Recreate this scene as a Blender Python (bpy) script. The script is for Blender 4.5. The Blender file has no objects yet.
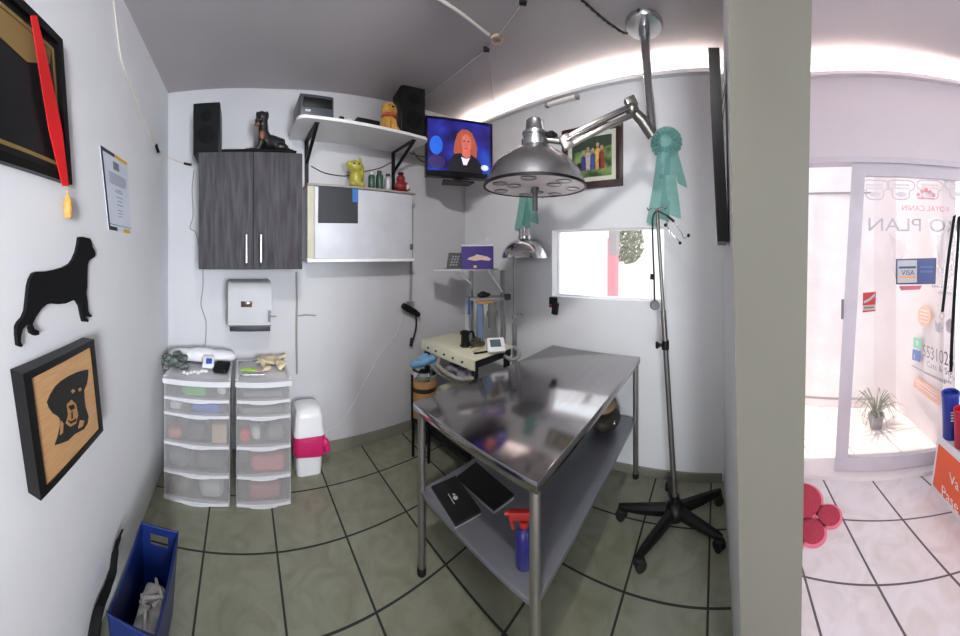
import bpy, bmesh, math, random
from math import sin, cos, tan, pi, atan2, hypot, sqrt
from mathutils import Vector, Matrix
random.seed(7)
S = bpy.context.scene
COL = S.collection
EYE = 1.341                       # camera height
PXR, PX0, PY0 = 302.0, 242.5, 255.2   # pixels per radian, column of the back wall's normal, horizon row
XR, YB, XL, ZC = 1.79, 1.974, -0.496, 2.433   # right wall, back wall, left wall, ceiling

# ---------- photo measurements turned into places on real surfaces ----------
def th(x): return (x - PX0) / PXR
def up(y): return (PY0 - y) / PXR
def onX(x, y, X):
    r = X / sin(th(x)); return Vector((X, r * cos(th(x)), EYE + up(y) * r))
def onY(x, y, Y):
    r = Y / cos(th(x)); return Vector((r * sin(th(x)), Y, EYE + up(y) * r))
def onZ(x, y, z=0.0):
    r = (z - EYE) / up(y); return Vector((r * sin(th(x)), r * cos(th(x)), z))
def onP(x, y, P, e):
    dx, dy = sin(th(x)), cos(th(x)); nx, ny = e[1], -e[0]
    r = (P[0] * nx + P[1] * ny) / (dx * nx + dy * ny)
    return Vector((r * dx, r * dy, EYE + up(y) * r))
def atR(x, y, r): return Vector((r * sin(th(x)), r * cos(th(x)), EYE + up(y) * r))
def V(*a): return Vector(a)

# ---------- materials ----------
MATS = {}
def srgb(c):
    return tuple((v / 12.92 if v <= 0.04045 else ((v + 0.055) / 1.055) ** 2.4) for v in [k / 255 for k in c])
def mat(name, c, rough=0.6, metal=0.0, var=0.06, scale=6.0, bump=0.0, bscale=40.0, spec=0.5, emit=0.0, stretch=None):
    if name in MATS: return MATS[name]
    m = bpy.data.materials.new(name); m.use_nodes = True
    n = m.node_tree.nodes; l = m.node_tree.links; b = n['Principled BSDF']
    lin = srgb(c)
    b.inputs['Roughness'].default_value = rough; b.inputs['Metallic'].default_value = metal
    b.inputs['Specular IOR Level'].default_value = spec
    tc = n.new('ShaderNodeTexCoord')
    src = tc.outputs['Object']
    if stretch:
        mp = n.new('ShaderNodeMapping'); mp.inputs['Scale'].default_value = stretch
        l.new(src, mp.inputs['Vector']); src = mp.outputs['Vector']
    nz = n.new('ShaderNodeTexNoise'); nz.inputs['Scale'].default_value = scale; nz.inputs['Detail'].default_value = 4
    l.new(src, nz.inputs['Vector'])
    rp = n.new('ShaderNodeValToRGB')
    rp.color_ramp.elements[0].position = 0.3; rp.color_ramp.elements[1].position = 0.7
    rp.color_ramp.elements[0].color = (*[max(0, v * (1 - var)) for v in lin], 1)
    rp.color_ramp.elements[1].color = (*[min(1, v * (1 + var)) for v in lin], 1)
    l.new(nz.outputs['Fac'], rp.inputs['Fac']); l.new(rp.outputs['Color'], b.inputs['Base Color'])
    if bump:
        n2 = n.new('ShaderNodeTexNoise'); n2.inputs['Scale'].default_value = bscale; n2.inputs['Detail'].default_value = 3
        l.new(src, n2.inputs['Vector'])
        bp = n.new('ShaderNodeBump'); bp.inputs['Strength'].default_value = bump; bp.inputs['Distance'].default_value = 0.01
        l.new(n2.outputs['Fac'], bp.inputs['Height']); l.new(bp.outputs['Normal'], b.inputs['Normal'])
    if emit:
        l.new(rp.outputs['Color'], b.inputs['Emission Color']); b.inputs['Emission Strength'].default_value = emit
    MATS[name] = m; return m

def clear_mat(name, c, opacity, rough=0.25):
    """see-through plastic or glass: partly transparent, partly a glossy tinted skin"""
    if name in MATS: return MATS[name]
    m = bpy.data.materials.new(name); m.use_nodes = True
    n = m.node_tree.nodes; l = m.node_tree.links; b = n['Principled BSDF']; o = n['Material Output']
    b.inputs['Base Color'].default_value = (*srgb(c), 1); b.inputs['Roughness'].default_value = rough
    t = n.new('ShaderNodeBsdfTransparent'); mx = n.new('ShaderNodeMixShader')
    nz = n.new('ShaderNodeTexNoise'); nz.inputs['Scale'].default_value = 9
    mr = n.new('ShaderNodeMapRange'); mr.inputs['To Min'].default_value = opacity * 0.9; mr.inputs['To Max'].default_value = min(1, opacity * 1.1)
    l.new(nz.outputs['Fac'], mr.inputs['Value']); l.new(mr.outputs['Result'], mx.inputs['Fac'])
    l.new(t.outputs[0], mx.inputs[1]); l.new(b.outputs[0], mx.inputs[2]); l.new(mx.outputs[0], o.inputs['Surface'])
    MATS[name] = m; return m

def tile_mat(name, base, grout, sx, sy, ox, oy, shear=0.0, vein=0.78, rough=0.28, gw=0.0095):
    """square floor tiles with dark joints, laid from (ox, oy); sx, sy the tile's sides"""
    m = bpy.data.materials.new(name); m.use_nodes = True
    n = m.node_tree.nodes; l = m.node_tree.links; b = n['Principled BSDF']
    g = n.new('ShaderNodeNewGeometry'); sp = n.new('ShaderNodeSeparateXYZ'); l.new(g.outputs['Position'], sp.inputs[0])
    def mth(op, a, bb=None):
        k = n.new('ShaderNodeMath'); k.operation = op
        for i, v in enumerate((a, bb)):
            if v is None: continue
            if isinstance(v, (int, float)): k.inputs[i].default_value = v
            else: l.new(v, k.inputs[i])
        return k.outputs[0]
    yy = mth('SUBTRACT', sp.outputs['Y'], oy)
    xx = mth('SUBTRACT', mth('SUBTRACT', sp.outputs['X'], ox), mth('MULTIPLY', yy, shear))
    u = mth('DIVIDE', xx, sx); v = mth('DIVIDE', yy, sy)
    def edge(q, s):
        f = mth('FRACT', q); d = mth('MINIMUM', f, mth('SUBTRACT', 1.0, f)); return mth('MULTIPLY', d, s)
    d = mth('MINIMUM', edge(u, sx), edge(v, sy))
    line = mth('LESS_THAN', d, gw / 2)
    cb = n.new('ShaderNodeCombineXYZ'); l.new(mth('FLOOR', u), cb.inputs[0]); l.new(mth('FLOOR', v), cb.inputs[1])
    wn = n.new('ShaderNodeTexWhiteNoise'); l.new(cb.outputs[0], wn.inputs['Vector'])
    va = n.new('ShaderNodeVectorMath'); va.operation = 'ADD'; l.new(g.outputs['Position'], va.inputs[0])
    vs = n.new('ShaderNodeVectorMath'); vs.operation = 'SCALE'; l.new(wn.outputs['Color'], vs.inputs[0]); vs.inputs['Scale'].default_value = 7
    l.new(vs.outputs[0], va.inputs[1])
    nz = n.new('ShaderNodeTexNoise'); nz.inputs['Scale'].default_value = 7; nz.inputs['Detail'].default_value = 7; nz.inputs['Distortion'].default_value = 1.6
    l.new(va.outputs[0], nz.inputs['Vector'])
    rp = n.new('ShaderNodeValToRGB'); e = rp.color_ramp.elements
    lb = srgb(base); e[0].position = 0.32; e[1].position = 0.6
    e[0].color = (lb[0] * vein, lb[1] * vein * .98, lb[2] * vein * .92, 1); e[1].color = (*lb, 1)
    l.new(nz.outputs['Fac'], rp.inputs['Fac'])
    mx = n.new('ShaderNodeMix'); mx.data_type = 'RGBA'
    l.new(line, mx.inputs['Factor']); l.new(rp.outputs['Color'], mx.inputs['A']); mx.inputs['B'].default_value = (*srgb(grout), 1)
    l.new(mx.outputs['Result'], b.inputs['Base Color'])
    ro = n.new('ShaderNodeMix'); ro.data_type = 'FLOAT'; l.new(line, ro.inputs['Factor']); ro.inputs['A'].default_value = rough; ro.inputs['B'].default_value = 0.9
    l.new(ro.outputs['Result'], b.inputs['Roughness'])
    bp = n.new('ShaderNodeBump'); bp.inputs['Strength'].default_value = 0.5; bp.inputs['Distance'].default_value = 0.002
    l.new(mth('SUBTRACT', 1.0, line), bp.inputs['Height']); l.new(bp.outputs['Normal'], b.inputs['Normal'])
    MATS[name] = m; return m

# ---------- mesh builder ----------
class MB:
    def __init__(s): s.v = []; s.f = []
    def add(s, vs, fs):
        o = len(s.v); s.v += [Vector(a) for a in vs]; s.f += [tuple(i + o for i in f) for f in fs]; return s
    def bm(s, bm):
        bm.verts.ensure_lookup_table(); bm.verts.index_update()
        s.add([v.co.copy() for v in bm.verts], [[v.index for v in f.verts] for f in bm.faces]); bm.free(); return s
    def box(s, c, d, rot=None, bev=0.0, seg=2):
        bm = bmesh.new(); bmesh.ops.create_cube(bm, size=1)
        for v in bm.verts: v.co = Vector((v.co.x * d[0], v.co.y * d[1], v.co.z * d[2]))
        if bev: bmesh.ops.bevel(bm, geom=bm.edges[:], offset=min(bev, min(d) * 0.49), segments=seg, affect='EDGES', profile=0.5)
        M = Matrix.Translation(Vector(c)) @ (rot.to_4x4() if rot else Matrix())
        bmesh.ops.transform(bm, matrix=M, verts=bm.verts[:]); return s.bm(bm)
    def b2(s, lo, hi, bev=0.0):
        return s.box([(a + b) / 2 for a, b in zip(lo, hi)], [abs(b - a) for a, b in zip(lo, hi)], None, bev)
    def slab(s, quad, off):
        """a quad (4 points) given thickness by the vector off"""
        q = [Vector(p) for p in quad]; return s.prism(q, off)
    def prism(s, pts, off):
        n = len(pts); p = [Vector(a) for a in pts]; o = Vector(off)
        fs = [list(range(n))[::-1], [i + n for i in range(n)]] + [[i, (i + 1) % n, (i + 1) % n + n, i + n] for i in range(n)]
        return s.add(p + [a + o for a in p], fs)
    def poly(s, pts): return s.add(pts, [list(range(len(pts)))])
    def cyl(s, p0, p1, r0, r1=None, seg=18):
        return s.tube([p0, p1], r0, seg, [r0, r0 if r1 is None else r1])
    def tube(s, pts, r, seg=8, radii=None, closed=False):
        P = [Vector(p) for p in pts]; n = len(P); vs = []; fs = []
        side = None
        for i, p in enumerate(P):
            if closed: t = P[(i + 1) % n] - P[i - 1]
            else: t = P[min(i + 1, n - 1)] - P[max(i - 1, 0)]
            t.normalize()
            if side is None:
                side = t.cross(Vector((0, 0, 1)))
                if side.length < 0.05: side = t.cross(Vector((1, 0, 0)))
            side = (side - t * side.dot(t)); side.normalize(); u = t.cross(side)
            rr = radii[i] if radii else r
            for k in range(seg):
                a = 2 * pi * k / seg; vs.append(p + side * (cos(a) * rr) + u * (sin(a) * rr))
        m = n if closed else n - 1
        for i in range(m):
            for k in range(seg):
                a = i * seg + k; b = i * seg + (k + 1) % seg; j = ((i + 1) % n) * seg
                fs.append((a, b, j + (k + 1) % seg, j + k))
        if not closed:
            fs.append(tuple(range(seg))[::-1]); fs.append(tuple((n - 1) * seg + k for k in range(seg)))
        return s.add(vs, fs)
    def lathe(s, prof, c=(0, 0, 0), seg=32, M=None, closed=False):
        vs = []; fs = []; n = len(prof); M = M or Matrix()
        for (r, z) in prof:
            for k in range(seg):
                a = 2 * pi * k / seg; vs.append(M.to_3x3() @ Vector((r * cos(a), r * sin(a), z)) + Vector(c))
        for i in range(n if closed else n - 1):
            for k in range(seg):
                j = (i + 1) % n
                fs.append((i * seg + k, i * seg + (k + 1) % seg, j * seg + (k + 1) % seg, j * seg + k))
        if not closed:
            if prof[0][0] > 1e-5: fs.append(tuple(range(seg))[::-1])
            if prof[-1][0] > 1e-5: fs.append(tuple((n - 1) * seg + k for k in range(seg)))
        return s.add(vs, fs)
    def ball(s, c, d, seg=20, rot=None):
        bm = bmesh.new(); bmesh.ops.create_uvsphere(bm, u_segments=seg, v_segments=max(8, seg * 2 // 3), radius=1)
        d = d if hasattr(d, '__len__') else (d, d, d)
        M = Matrix.Translation(Vector(c)) @ (rot.to_4x4() if rot else Matrix()) @ Matrix.Diagonal((*d, 1))
        bmesh.ops.transform(bm, matrix=M, verts=bm.verts[:]); return s.bm(bm)
    def text(s, string, O, eu, ev, w=None, h=None, mirror=False, depth=0.0, align='L', spacing=1.0):
        """lettering in the plane O + u*eu + v*ev, scaled to width w and height h"""
        cu = bpy.data.curves.new('t', 'FONT'); cu.body = string; cu.space_character = spacing; cu.resolution_u = 3
        ob = bpy.data.objects.new('t', cu); COL.objects.link(ob)
        dg = bpy.context.evaluated_depsgraph_get()
        me = bpy.data.meshes.new_from_object(ob.evaluated_get(dg))
        vs = [v.co.copy() for v in me.vertices]; fs = [tuple(p.vertices) for p in me.polygons]
        bpy.data.objects.remove(ob); bpy.data.curves.remove(cu); bpy.data.meshes.remove(me)
        x0 = min(v.x for v in vs); x1 = max(v.x for v in vs); y0 = min(v.y for v in vs); y1 = max(v.y for v in vs)
        sx = (w / (x1 - x0)) if w else (h / (y1 - y0)); sy = (h / (y1 - y0)) if h else sx
        O, eu, ev = Vector(O), Vector(eu), Vector(ev)
        out = []
        for v in vs:
            u = (v.x - x0) * sx; q = (v.y - y0) * sy
            if mirror: u = (x1 - x0) * sx - u
            out.append(O + eu * u + ev * q)
        if mirror: fs = [f[::-1] for f in fs]
        return s.add(out, fs)
    def build(s, name, m, parent=None, local=False, smooth=40, recalc=True, flat=False):
        me = bpy.data.meshes.new(name)
        off = Vector((0, 0, 0)) if (local or parent is None) else LOC.get(parent.name, Vector((0, 0, 0)))
        me.from_pydata([v - off for v in s.v], [], s.f)
        if recalc:
            bm = bmesh.new(); bm.from_mesh(me); bmesh.ops.recalc_face_normals(bm, faces=bm.faces[:]); bm.to_mesh(me); bm.free()
        me.update()
        if not flat:
            me.polygons.foreach_set('use_smooth', [True] * len(me.polygons)); me.set_sharp_from_angle(angle=math.radians(smooth))
        me.materials.append(m)
        o = bpy.data.objects.new(name, me); COL.objects.link(o)
        if parent is not None: o.parent = parent; LOC[o.name] = off
        return o
    def top(s, name, m, label, cat, group=None, kind=None, **k):
        """a thing that is one mesh; its origin goes to the middle of its base"""
        xs = [v.x for v in s.v]; ys = [v.y for v in s.v]; zs = [v.z for v in s.v]
        c = Vector(((min(xs) + max(xs)) / 2, (min(ys) + max(ys)) / 2, min(zs)))
        for i in range(len(s.v)): s.v[i] = s.v[i] - c
        o = s.build(name, m, **k); o.location = c; LOC[o.name] = c
        return tag(o, label, cat, group, kind)
LOC = {}
def tag(o, label, cat, group=None, kind=None):
    o['label'] = label; o['category'] = cat
    if group: o['group'] = group
    if kind: o['kind'] = kind
    return o
def thing(name, label, cat, loc=(0, 0, 0), group=None, rot=None, kind=None):
    o = bpy.data.objects.new(name, None); o.empty_display_size = 0.05; COL.objects.link(o)
    o.location = loc; LOC[o.name] = Vector(loc)
    if rot: o.rotation_euler = rot
    return tag(o, label, cat, group, kind)
def copy_tree(o, loc, label, parent=None):
    c = o.copy(); COL.objects.link(c)
    if parent is None: c.location = loc; c['label'] = label; LOC[c.name] = Vector(loc)
    else: c.parent = parent
    for ch in [k for k in bpy.data.objects if k.parent == o]: copy_tree(ch, None, None, c)
    return c
def struct(name, mb, m, label, cat, **k): return mb.top(name, m, label, cat, kind='structure', **k)
def rz(a): return Matrix.Rotation(a, 3, 'Z')
def rx(a): return Matrix.Rotation(a, 3, 'X')
def ry(a): return Matrix.Rotation(a, 3, 'Y')
def fuse(o, vox=0.006, it=4):
    r = o.modifiers.new('r', 'REMESH'); r.mode = 'VOXEL'; r.voxel_size = vox; r.use_smooth_shade = True
    s_ = o.modifiers.new('s', 'SMOOTH'); s_.factor = 0.5; s_.iterations = it
    return o
def smoothpath(pts, n=6):
    P = [Vector(p) for p in pts]; out = []
    for i in range(len(P) - 1):
        a, b, c, d = P[max(i - 1, 0)], P[i], P[i + 1], P[min(i + 2, len(P) - 1)]
        for k in range(n):
            t = k / n
            out.append(0.5 * ((2 * b) + (c - a) * t + (2 * a - 5 * b + 4 * c - d) * t * t + (3 * b - a - 3 * c + d) * t ** 3))
    out.append(P[-1]); return out

# common materials
white_plastic = mat('white plastic', (226, 226, 228), 0.35, var=0.02)
black_plastic = mat('black plastic', (11, 11, 12), 0.45, var=0.2, spec=.3)
black_matt = mat('matt black', (8, 8, 9), 0.8, var=0.2, spec=.25)
steel = mat('brushed steel', (190, 190, 192), 0.27, 1.0, var=0.08, scale=4, stretch=(1, 40, 40))
chrome = mat('polished steel', (205, 205, 205), 0.14, 1.0, var=0.04)
grey_metal = mat('grey painted metal', (150, 152, 155), 0.4, 0.6)
rubber = mat('black rubber', (18, 18, 18), 0.8, var=0.1)
cable_grey = mat('grey cable', (140, 138, 135), 0.6)
cable_white = mat('off white cable', (196, 190, 180), 0.6)
cable_black = mat('black cable', (16, 16, 17), 0.5)
# =====================================================================  THE SETTING
def wall_mat(name, c, dado=None, patch=None):
    m = mat(name, c, 0.75, var=0.035, scale=2.2, bump=0.06, bscale=30, spec=0.3)
    return m
W_white = wall_mat('white wall paint', (222, 222, 224))
W_back_dim = wall_mat('dimmed back wall paint', (192, 192, 195))  # greyer copy of the white paint, its colour standing in for weaker light
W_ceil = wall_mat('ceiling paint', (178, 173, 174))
W_end_shade = wall_mat('shaded partition end paint', (114, 112, 101))  # dark copy for the partition's near end: its shade is put into the colour
W_front = wall_mat('front wall paint', (196, 187, 192))
T_exam = tile_mat('exam room tiles', (138, 140, 122), (40, 46, 40), 0.33, 0.33, -0.1743, 1.684)
T_front = tile_mat('front room tiles', (212, 205, 209), (92, 86, 88), 0.342, 0.262, 1.40, -0.622, shear=0.57, vein=.88)
T_patio = tile_mat('patio tiles', (224, 214, 210), (170, 158, 156), 0.30, 0.285, 1.79, -0.60, shear=0.3)
MB_ = MB
YP0, YP1, XP = -0.042, -0.205, 0.70     # partition faces and its near end
def ceil_z(x): return ZC + .085 * min(1, max(0, (x - .2) / (XR - .2)))
def ceil_mesh(_):
    mb = MB(); xs = [-2.5, -.62, .2, .6, 1.0, 1.4, XR + .12]
    for a, b in zip(xs, xs[1:]):
        y1 = YB + .12 if a > -.7 else .17; ya = -3.2 if a < .3 else -3.2 + (a - .3) * 1.75; yb_ = -3.2 if b < .3 else -3.2 + (b - .3) * 1.75
        mb.prism([V(a, ya, ceil_z(a)), V(b, yb_, ceil_z(b)), V(b, y1, ceil_z(b)), V(a, y1, ceil_z(a))], (0, 0, .1))
    return mb
struct('floor', MB().b2((XL - .12, -0.12, -0.06), (XR + .12, YB + .12, 0)), T_exam, 'beige tiled floor of the exam room with dark joints', 'floor')
struct('floor_front', MB().prism([V(-2.5, -3.2, -.06), V(0.53, -3.2, -.06), V(1.97, -.12, -.06), V(XL - .12, -.12, -.06), V(XL - .12, .17, -.06), V(-2.5, .17, -.06)], (0, 0, .06)), T_front, 'pale tiled floor of the front room by the glass door', 'floor')
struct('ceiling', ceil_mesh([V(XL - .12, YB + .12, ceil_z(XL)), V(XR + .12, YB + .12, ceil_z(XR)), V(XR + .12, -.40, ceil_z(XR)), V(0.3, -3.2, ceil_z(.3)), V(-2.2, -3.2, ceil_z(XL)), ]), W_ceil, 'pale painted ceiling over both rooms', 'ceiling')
struct('wall_left', MB().b2((XL - .12, .05, 0), (XL, YB + .12, ZC + .085)), W_white, 'white left wall hung with dog pictures', 'wall')
struct('wall_back', MB().b2((XL, YB, 0), (XR, YB + .12, ZC + .085)), W_back_dim, 'white back wall behind cabinets and drawer carts', 'wall')
# right wall with the window slot
wy0, wy1, wz0, wz1 = 0.317, 1.088, 1.058, 1.512
mb = MB()
mb.b2((XR, -.47, 0), (XR + .12, wy0, ZC + .085)); mb.b2((XR, wy1, 0), (XR + .12, YB + .12, ZC + .085))
mb.b2((XR, wy0, 0), (XR + .12, wy1, wz0)); mb.b2((XR, wy0, wz1), (XR + .12, wy1, ZC + .085))
struct('wall_right', mb, W_white, 'white right wall with the narrow window', 'wall')
# partition between the exam room and the front room (its near end shows as a pillar)
mb = MB(); tp = 0.030
mb.add([V(XP, YP0 + tp * .9, ZC + .085), V(XP, YP1 - tp * 1.1, ZC + .085), V(XR, YP1, ZC + .085), V(XR, YP0 + .005, ZC + .085), V(XP, YP0 - .022, 0), V(XP, YP1 + .012, 0), V(XR, YP1, 0), V(XR, YP0 - .0, 0)],
       [(0, 1, 2, 3), (4, 7, 6, 5), (0, 4, 5, 1), (1, 5, 6, 2), (2, 6, 7, 3), (3, 7, 4, 0)])
pw0 = struct('wall_partition', mb, W_white, 'narrow end of the partition wall standing between the two rooms', 'wall')
pw0.data.materials.append(W_end_shade); [setattr(f, 'material_index', 1) for f in pw0.data.polygons if f.normal.x < -.9]
# front wall of the other room, at an angle, with the wide glass door
WO = V(1.75, -.55, 0); WE = V(-.4472, -.8944, 0); WN = V(.8944, -.4472, 0); UZ = V(0, 0, 1)
def Wp(t, z, d=0.0): return WO + WE * t + WN * d + UZ * z
def Wt(x): return (onP(x, 300, WO, WE) - WO).dot(WE)
def Wz(x, y): return onP(x, y, WO, WE).z
def wslab(mb, t0, t1, z0, z1, d0, d1): return mb.prism([Wp(t0, z0, d0), Wp(t1, z0, d0), Wp(t1, z1, d0), Wp(t0, z1, d0)], WN * (d1 - d0))
TD1 = 1.02; ZH = 1.935
mb = MB(); wslab(mb, -.0894, TD1, ZH, ZC + .085, 0, .12); wslab(mb, TD1, 2.98, 0, ZC + .085, 0, .12)
struct('wall_front', mb, W_front, 'pinkish white front wall above the glass door', 'wall')
# skirtings
mb = MB(); mb.b2((XL, YB - .012, 0), (XR, YB, .075))
struct('baseboard_back', mb, mat('skirting tile', (128, 127, 116), 0.35), 'greyish tile skirting along the back wall', 'baseboard')
mb = MB(); mb.b2((XR - .012, YP0 + .01, 0), (XR, YB - .012, .05))
struct('baseboard_right', mb, MATS['skirting tile'], 'low tile skirting along the right wall', 'baseboard')
# light cove: a small ledge under the ceiling with an LED strip lying on it
mb = MB(); mb.b2((XR - .035, YP0 + .02, ZC - .024), (XR, YB - .02, ZC - .012))
mb.b2((XR - .035, YP0 + .02, ZC - .012), (XR - .029, YB - .02, ZC))
struct('trim_1', mb, W_white, 'slim ledge along the top of the right wall', 'trim')
led = bpy.data.materials.new('led strip'); led.use_nodes = True
b = led.node_tree.nodes['Principled BSDF']; b.inputs['Base Color'].default_value = (1, 1, 1, 1)
b.inputs['Emission Color'].default_value = (1, .86, .78, 1); b.inputs['Emission Strength'].default_value = 22
MB().b2((XR - .024, YP0 + .04, ZC - .012), (XR - .004, YB - .04, ZC - .008)).top('led_strip', led, 'glowing light strip on the ledge above the window', 'light strip')
mb = MB(); wslab(mb, -.06, 2.6, ZC - .024, ZC - .012, -.035, 0); wslab(mb, -.06, 2.6, ZC - .012, ZC, -.035, -.029)
struct('trim_2', mb, W_front, 'slim ledge along the top of the front wall', 'trim')
mb = MB(); wslab(mb, -.04, 2.5, ZC - .012, ZC - .008, -.024, -.004)
led2 = led.copy(); led2.name = 'led strip dim'; led2.node_tree.nodes['Principled BSDF'].inputs['Emission Strength'].default_value = 48
mb.top('led_strip', led2, 'glowing light strip on the ledge above the glass door', 'light strip')

# ---- window
glass = clear_mat('window glass', (235, 240, 240), 0.07, 0.03)
win = thing('window_1', 'narrow horizontal window in the right wall, bright with daylight', 'window', (XR + .06, (wy0 + wy1) / 2, wz0), kind='structure')
mb = MB(); a = .007
for (y0, y1, z0, z1) in ((wy0, wy1, wz0, wz0 + a), (wy0, wy1, wz1 - a, wz1), (wy0, wy0 + a, wz0 + a, wz1 - a), (wy1 - a, wy1, wz0 + a, wz1 - a)):
    mb.b2((XR + .08, y0, z0), (XR + .115, y1, z1))
mb.build('window_frame', mat('white window frame', (235, 235, 235), .4), win)
MB().b2((XR + .096, wy0 + a, wz0 + a), (XR + .100, wy1 - a, wz1 - a)).build('window_pane', glass, win)

# ---- sliding glass door
alu = mat('white aluminium', (186, 178, 186), .4, 0.0)
door = thing('door_1', 'wide sliding glass door in a white frame opening on the patio', 'door', Wp(.45, 0, .05), kind='structure')
def leanslab(mb, xt0, xt1, yt, xb0, xb1, yb, d0, d1):
    """an upright of the frame: its top and bottom ends read from the photo"""
    q = [Wp(Wt(xb0), Wz(xb0, yb)), Wp(Wt(xb1), Wz(xb1, yb)), Wp(Wt(xt1), Wz(xt1, yt)), Wp(Wt(xt0), Wz(xt0, yt))]
    return mb.prism([p + WN * d0 for p in q], WN * (d1 - d0))
mb = MB(); wslab(mb, -.0894, TD1, ZH - .035, ZH, .0, .1); wslab(mb, TD1 - .03, TD1, .02, ZH - .035, 0, .1); wslab(mb, -.0894, -.066, .02, ZH - .035, 0, .1)
mb.build('door_frame', alu, door)
mb = MB(); wslab(mb, -.0894, TD1, 0, .022, -.02, .14)
mb.build('threshold', mat('worn white sill', (214, 205, 205), .5), door)
zrt = ZH - .035; zrb = zrt - .075
panel = MB()
tS0, tS1, tB0, tB1 = Wt(852), Wt(866), Wt(834), Wt(847)
panel.prism([Wp(tB0, .024, .03), Wp(tB1, .024, .03), Wp(tS1, zrt, .03), Wp(tS0, zrt, .03)], WN * .035)
panel.prism([Wp(tB1, .024, .03), Wp(.985, .024, .03), Wp(.985, .105, .03), Wp(tB1 + .005, .105, .03)], WN * .035)
panel.prism([Wp(tS1 - .003, zrb, .03), Wp(.985, zrb, .03), Wp(.985, zrt, .03), Wp(tS1, zrt, .03)], WN * .035)
pf = panel.build('panel_frame', alu, door)
mb = MB(); mb.prism([Wp(tB1, .10, .045), Wp(.985, .10, .045), Wp(.985, zrb, .045), Wp(tS1, zrb, .045)], WN * .005)
mb.build('glass_pane', glass, pf)
mb = MB(); hz = Wz(848, 310); tt = (tB0 + tB1) / 2 + .010
mb.prism([Wp(tt - .008, hz - .06, .022), Wp(tt + .008, hz - .06, .022), Wp(tt + .010, hz + .06, .022), Wp(tt - .006, hz + .06, .022)], WN * .008)
mb.build('door_lock', mat('lock grey', (120, 118, 120), .4, .5), pf)

# ---- the patio outside
SA = V(1.364, -1.322, 0); SB = V(2.32, -1.502, 0); SE = (SB - SA).normalized(); SN = V(-SE.y, SE.x, 0)
if SN.y < 0: SN = -SN
gd = .82
patw = mat('patio wall paint', (226, 212, 212), .8, var=.04, bump=.05)
struct('floor_patio', MB().prism([Wp(-.9, -.04, .125), Wp(1.1, -.04, .125), Wp(1.0, -.04, 1.0), Wp(-.9, -.04, 1.0)], (0, 0, .055)), T_patio, 'sunlit tiled patio floor outside the glass door', 'floor')
struct('wall_patio', MB().prism([SA + WN * .13, SB, SB + UZ * 2.6, SA + WN * .13 + UZ * 2.6], -SN * .1), patw, 'white side wall of the patio with painted signs', 'wall')
gate = thing('gate', 'white sheet metal gate closing the patio', 'gate', Wp(-.1, .015, gd))
mb = MB(); wslab(mb, -.9, Wt(862) * 1.0 + .12, .09, 2.2, gd, gd + .03); mb.build('gate_panel', mat('white gate metal', (232, 224, 224), .45), gate)
zl = onP(835, 193, Wp(0, 0, gd), WE).z
for za_, zb_ in ((zl - .006, zl + .006), (.085, .10)):
    mb = MB(); wslab(mb, -.9, Wt(862) + .12, za_, zb_, gd - .012, gd); mb.build('gate_rail', mat('gate rail grey', (150, 142, 145), .5), gate)
mb = MB(); wslab(mb, -.9, 1.0, .0, .085, gd - .005, gd + .06); wslab(mb, Wt(862) + .12, 1.0, .085, 2.6, gd, gd + .06)
struct('wall_patio_end', mb, patw, 'pale end wall of the patio beside the gate', 'wall')
# street side seen through the window
struct('ground_street', MB().b2((XR + .12, -.1, -.06), (7, 6, 0)), mat('street paving', (205, 200, 196), .8), 'pale paved ground outside the window', 'ground')
struct('wall_street', MB().b2((4.6, -.1, 0), (4.75, 6, 3.4)), mat('street wall paint', (236, 232, 230), .8), 'white wall across the way outside the window', 'wall')
# =====================================================================  LEFT WALL
EX = V(1, 0, 0); EY = V(0, 1, 0)
def LW(x, y, d=0.0): return onX(x, y, XL + d)
frame_black = mat('black frame lacquer', (9, 8, 8), .4, var=.2, spec=.3)
gold = mat('dull gold print', (142, 116, 70), .5, .3)
# 1 framed black and gold certificate with a red ribbon
t = thing('framed_certificate', 'black framed certificate with gold border and red ribbon high on left wall', 'picture', V(XL, .5, 1.55))
yA, yB, k = .10, .752, -.13          # the frame hangs slightly askew: its upright edges lean
def cq(y, z, d): return V(XL + d, y + k * (z - 1.545), z)
z0, z1 = 1.548, 1.945
def ring(mb, ya, yb, za, zb, w, d0, d1):
    for (a, b, c, d) in ((ya, yb, za, za + w), (ya, yb, zb - w, zb), (ya, ya + w, za + w, zb - w), (yb - w, yb, za + w, zb - w)):
        mb.prism([cq(a, c, d0), cq(b, c, d0), cq(b, d, d0), cq(a, d, d0)], (d1 - d0, 0, 0))
mb = MB(); ring(mb, yA, yB, z0, z1, .022, .003, .022); mb.build('frame', frame_black, t)
mb = MB(); mb.prism([cq(yA + .02, z0 + .02, .004), cq(yB - .02, z0 + .02, .004), cq(yB - .02, z1 - .02, .004), cq(yA + .02, z1 - .02, .004)], (.008, 0, 0))
bk = mb.build('certificate_sheet', mat('black sheet', (17, 18, 20), .35, var=.15), t)
mb = MB(); ring(mb, yA + .05, yB - .036, z0 + .042, z1 - .040, .010, .0125, .014); mb.build('gold_border', gold, bk)
mb = MB(); zz = 1.80
mb.prism([cq(yA + .06, zz + .075, .013), cq(yB - .16, zz + .012, .013), cq(yB - .06, zz + .055, .013), cq(yB - .052, zz + .092, .013), cq(yA + .06, zz + .092, .013)], (.001, 0, 0))
mb.build('gold_corner_print', gold, bk)
red_r = mat('red ribbon satin', (200, 22, 26), .45, var=.15)
mb = MB(); P = [(33, 16), (39, 45), (47, 88), (55, 130), (65, 186)]; wid = [6, 8, 11, 13, 6]
L = [LW(x - .5 * w, y, .027) for (x, y), w in zip(P, wid)]; R = [LW(x + .5 * w, y, .030) for (x, y), w in zip(P, wid)]
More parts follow.
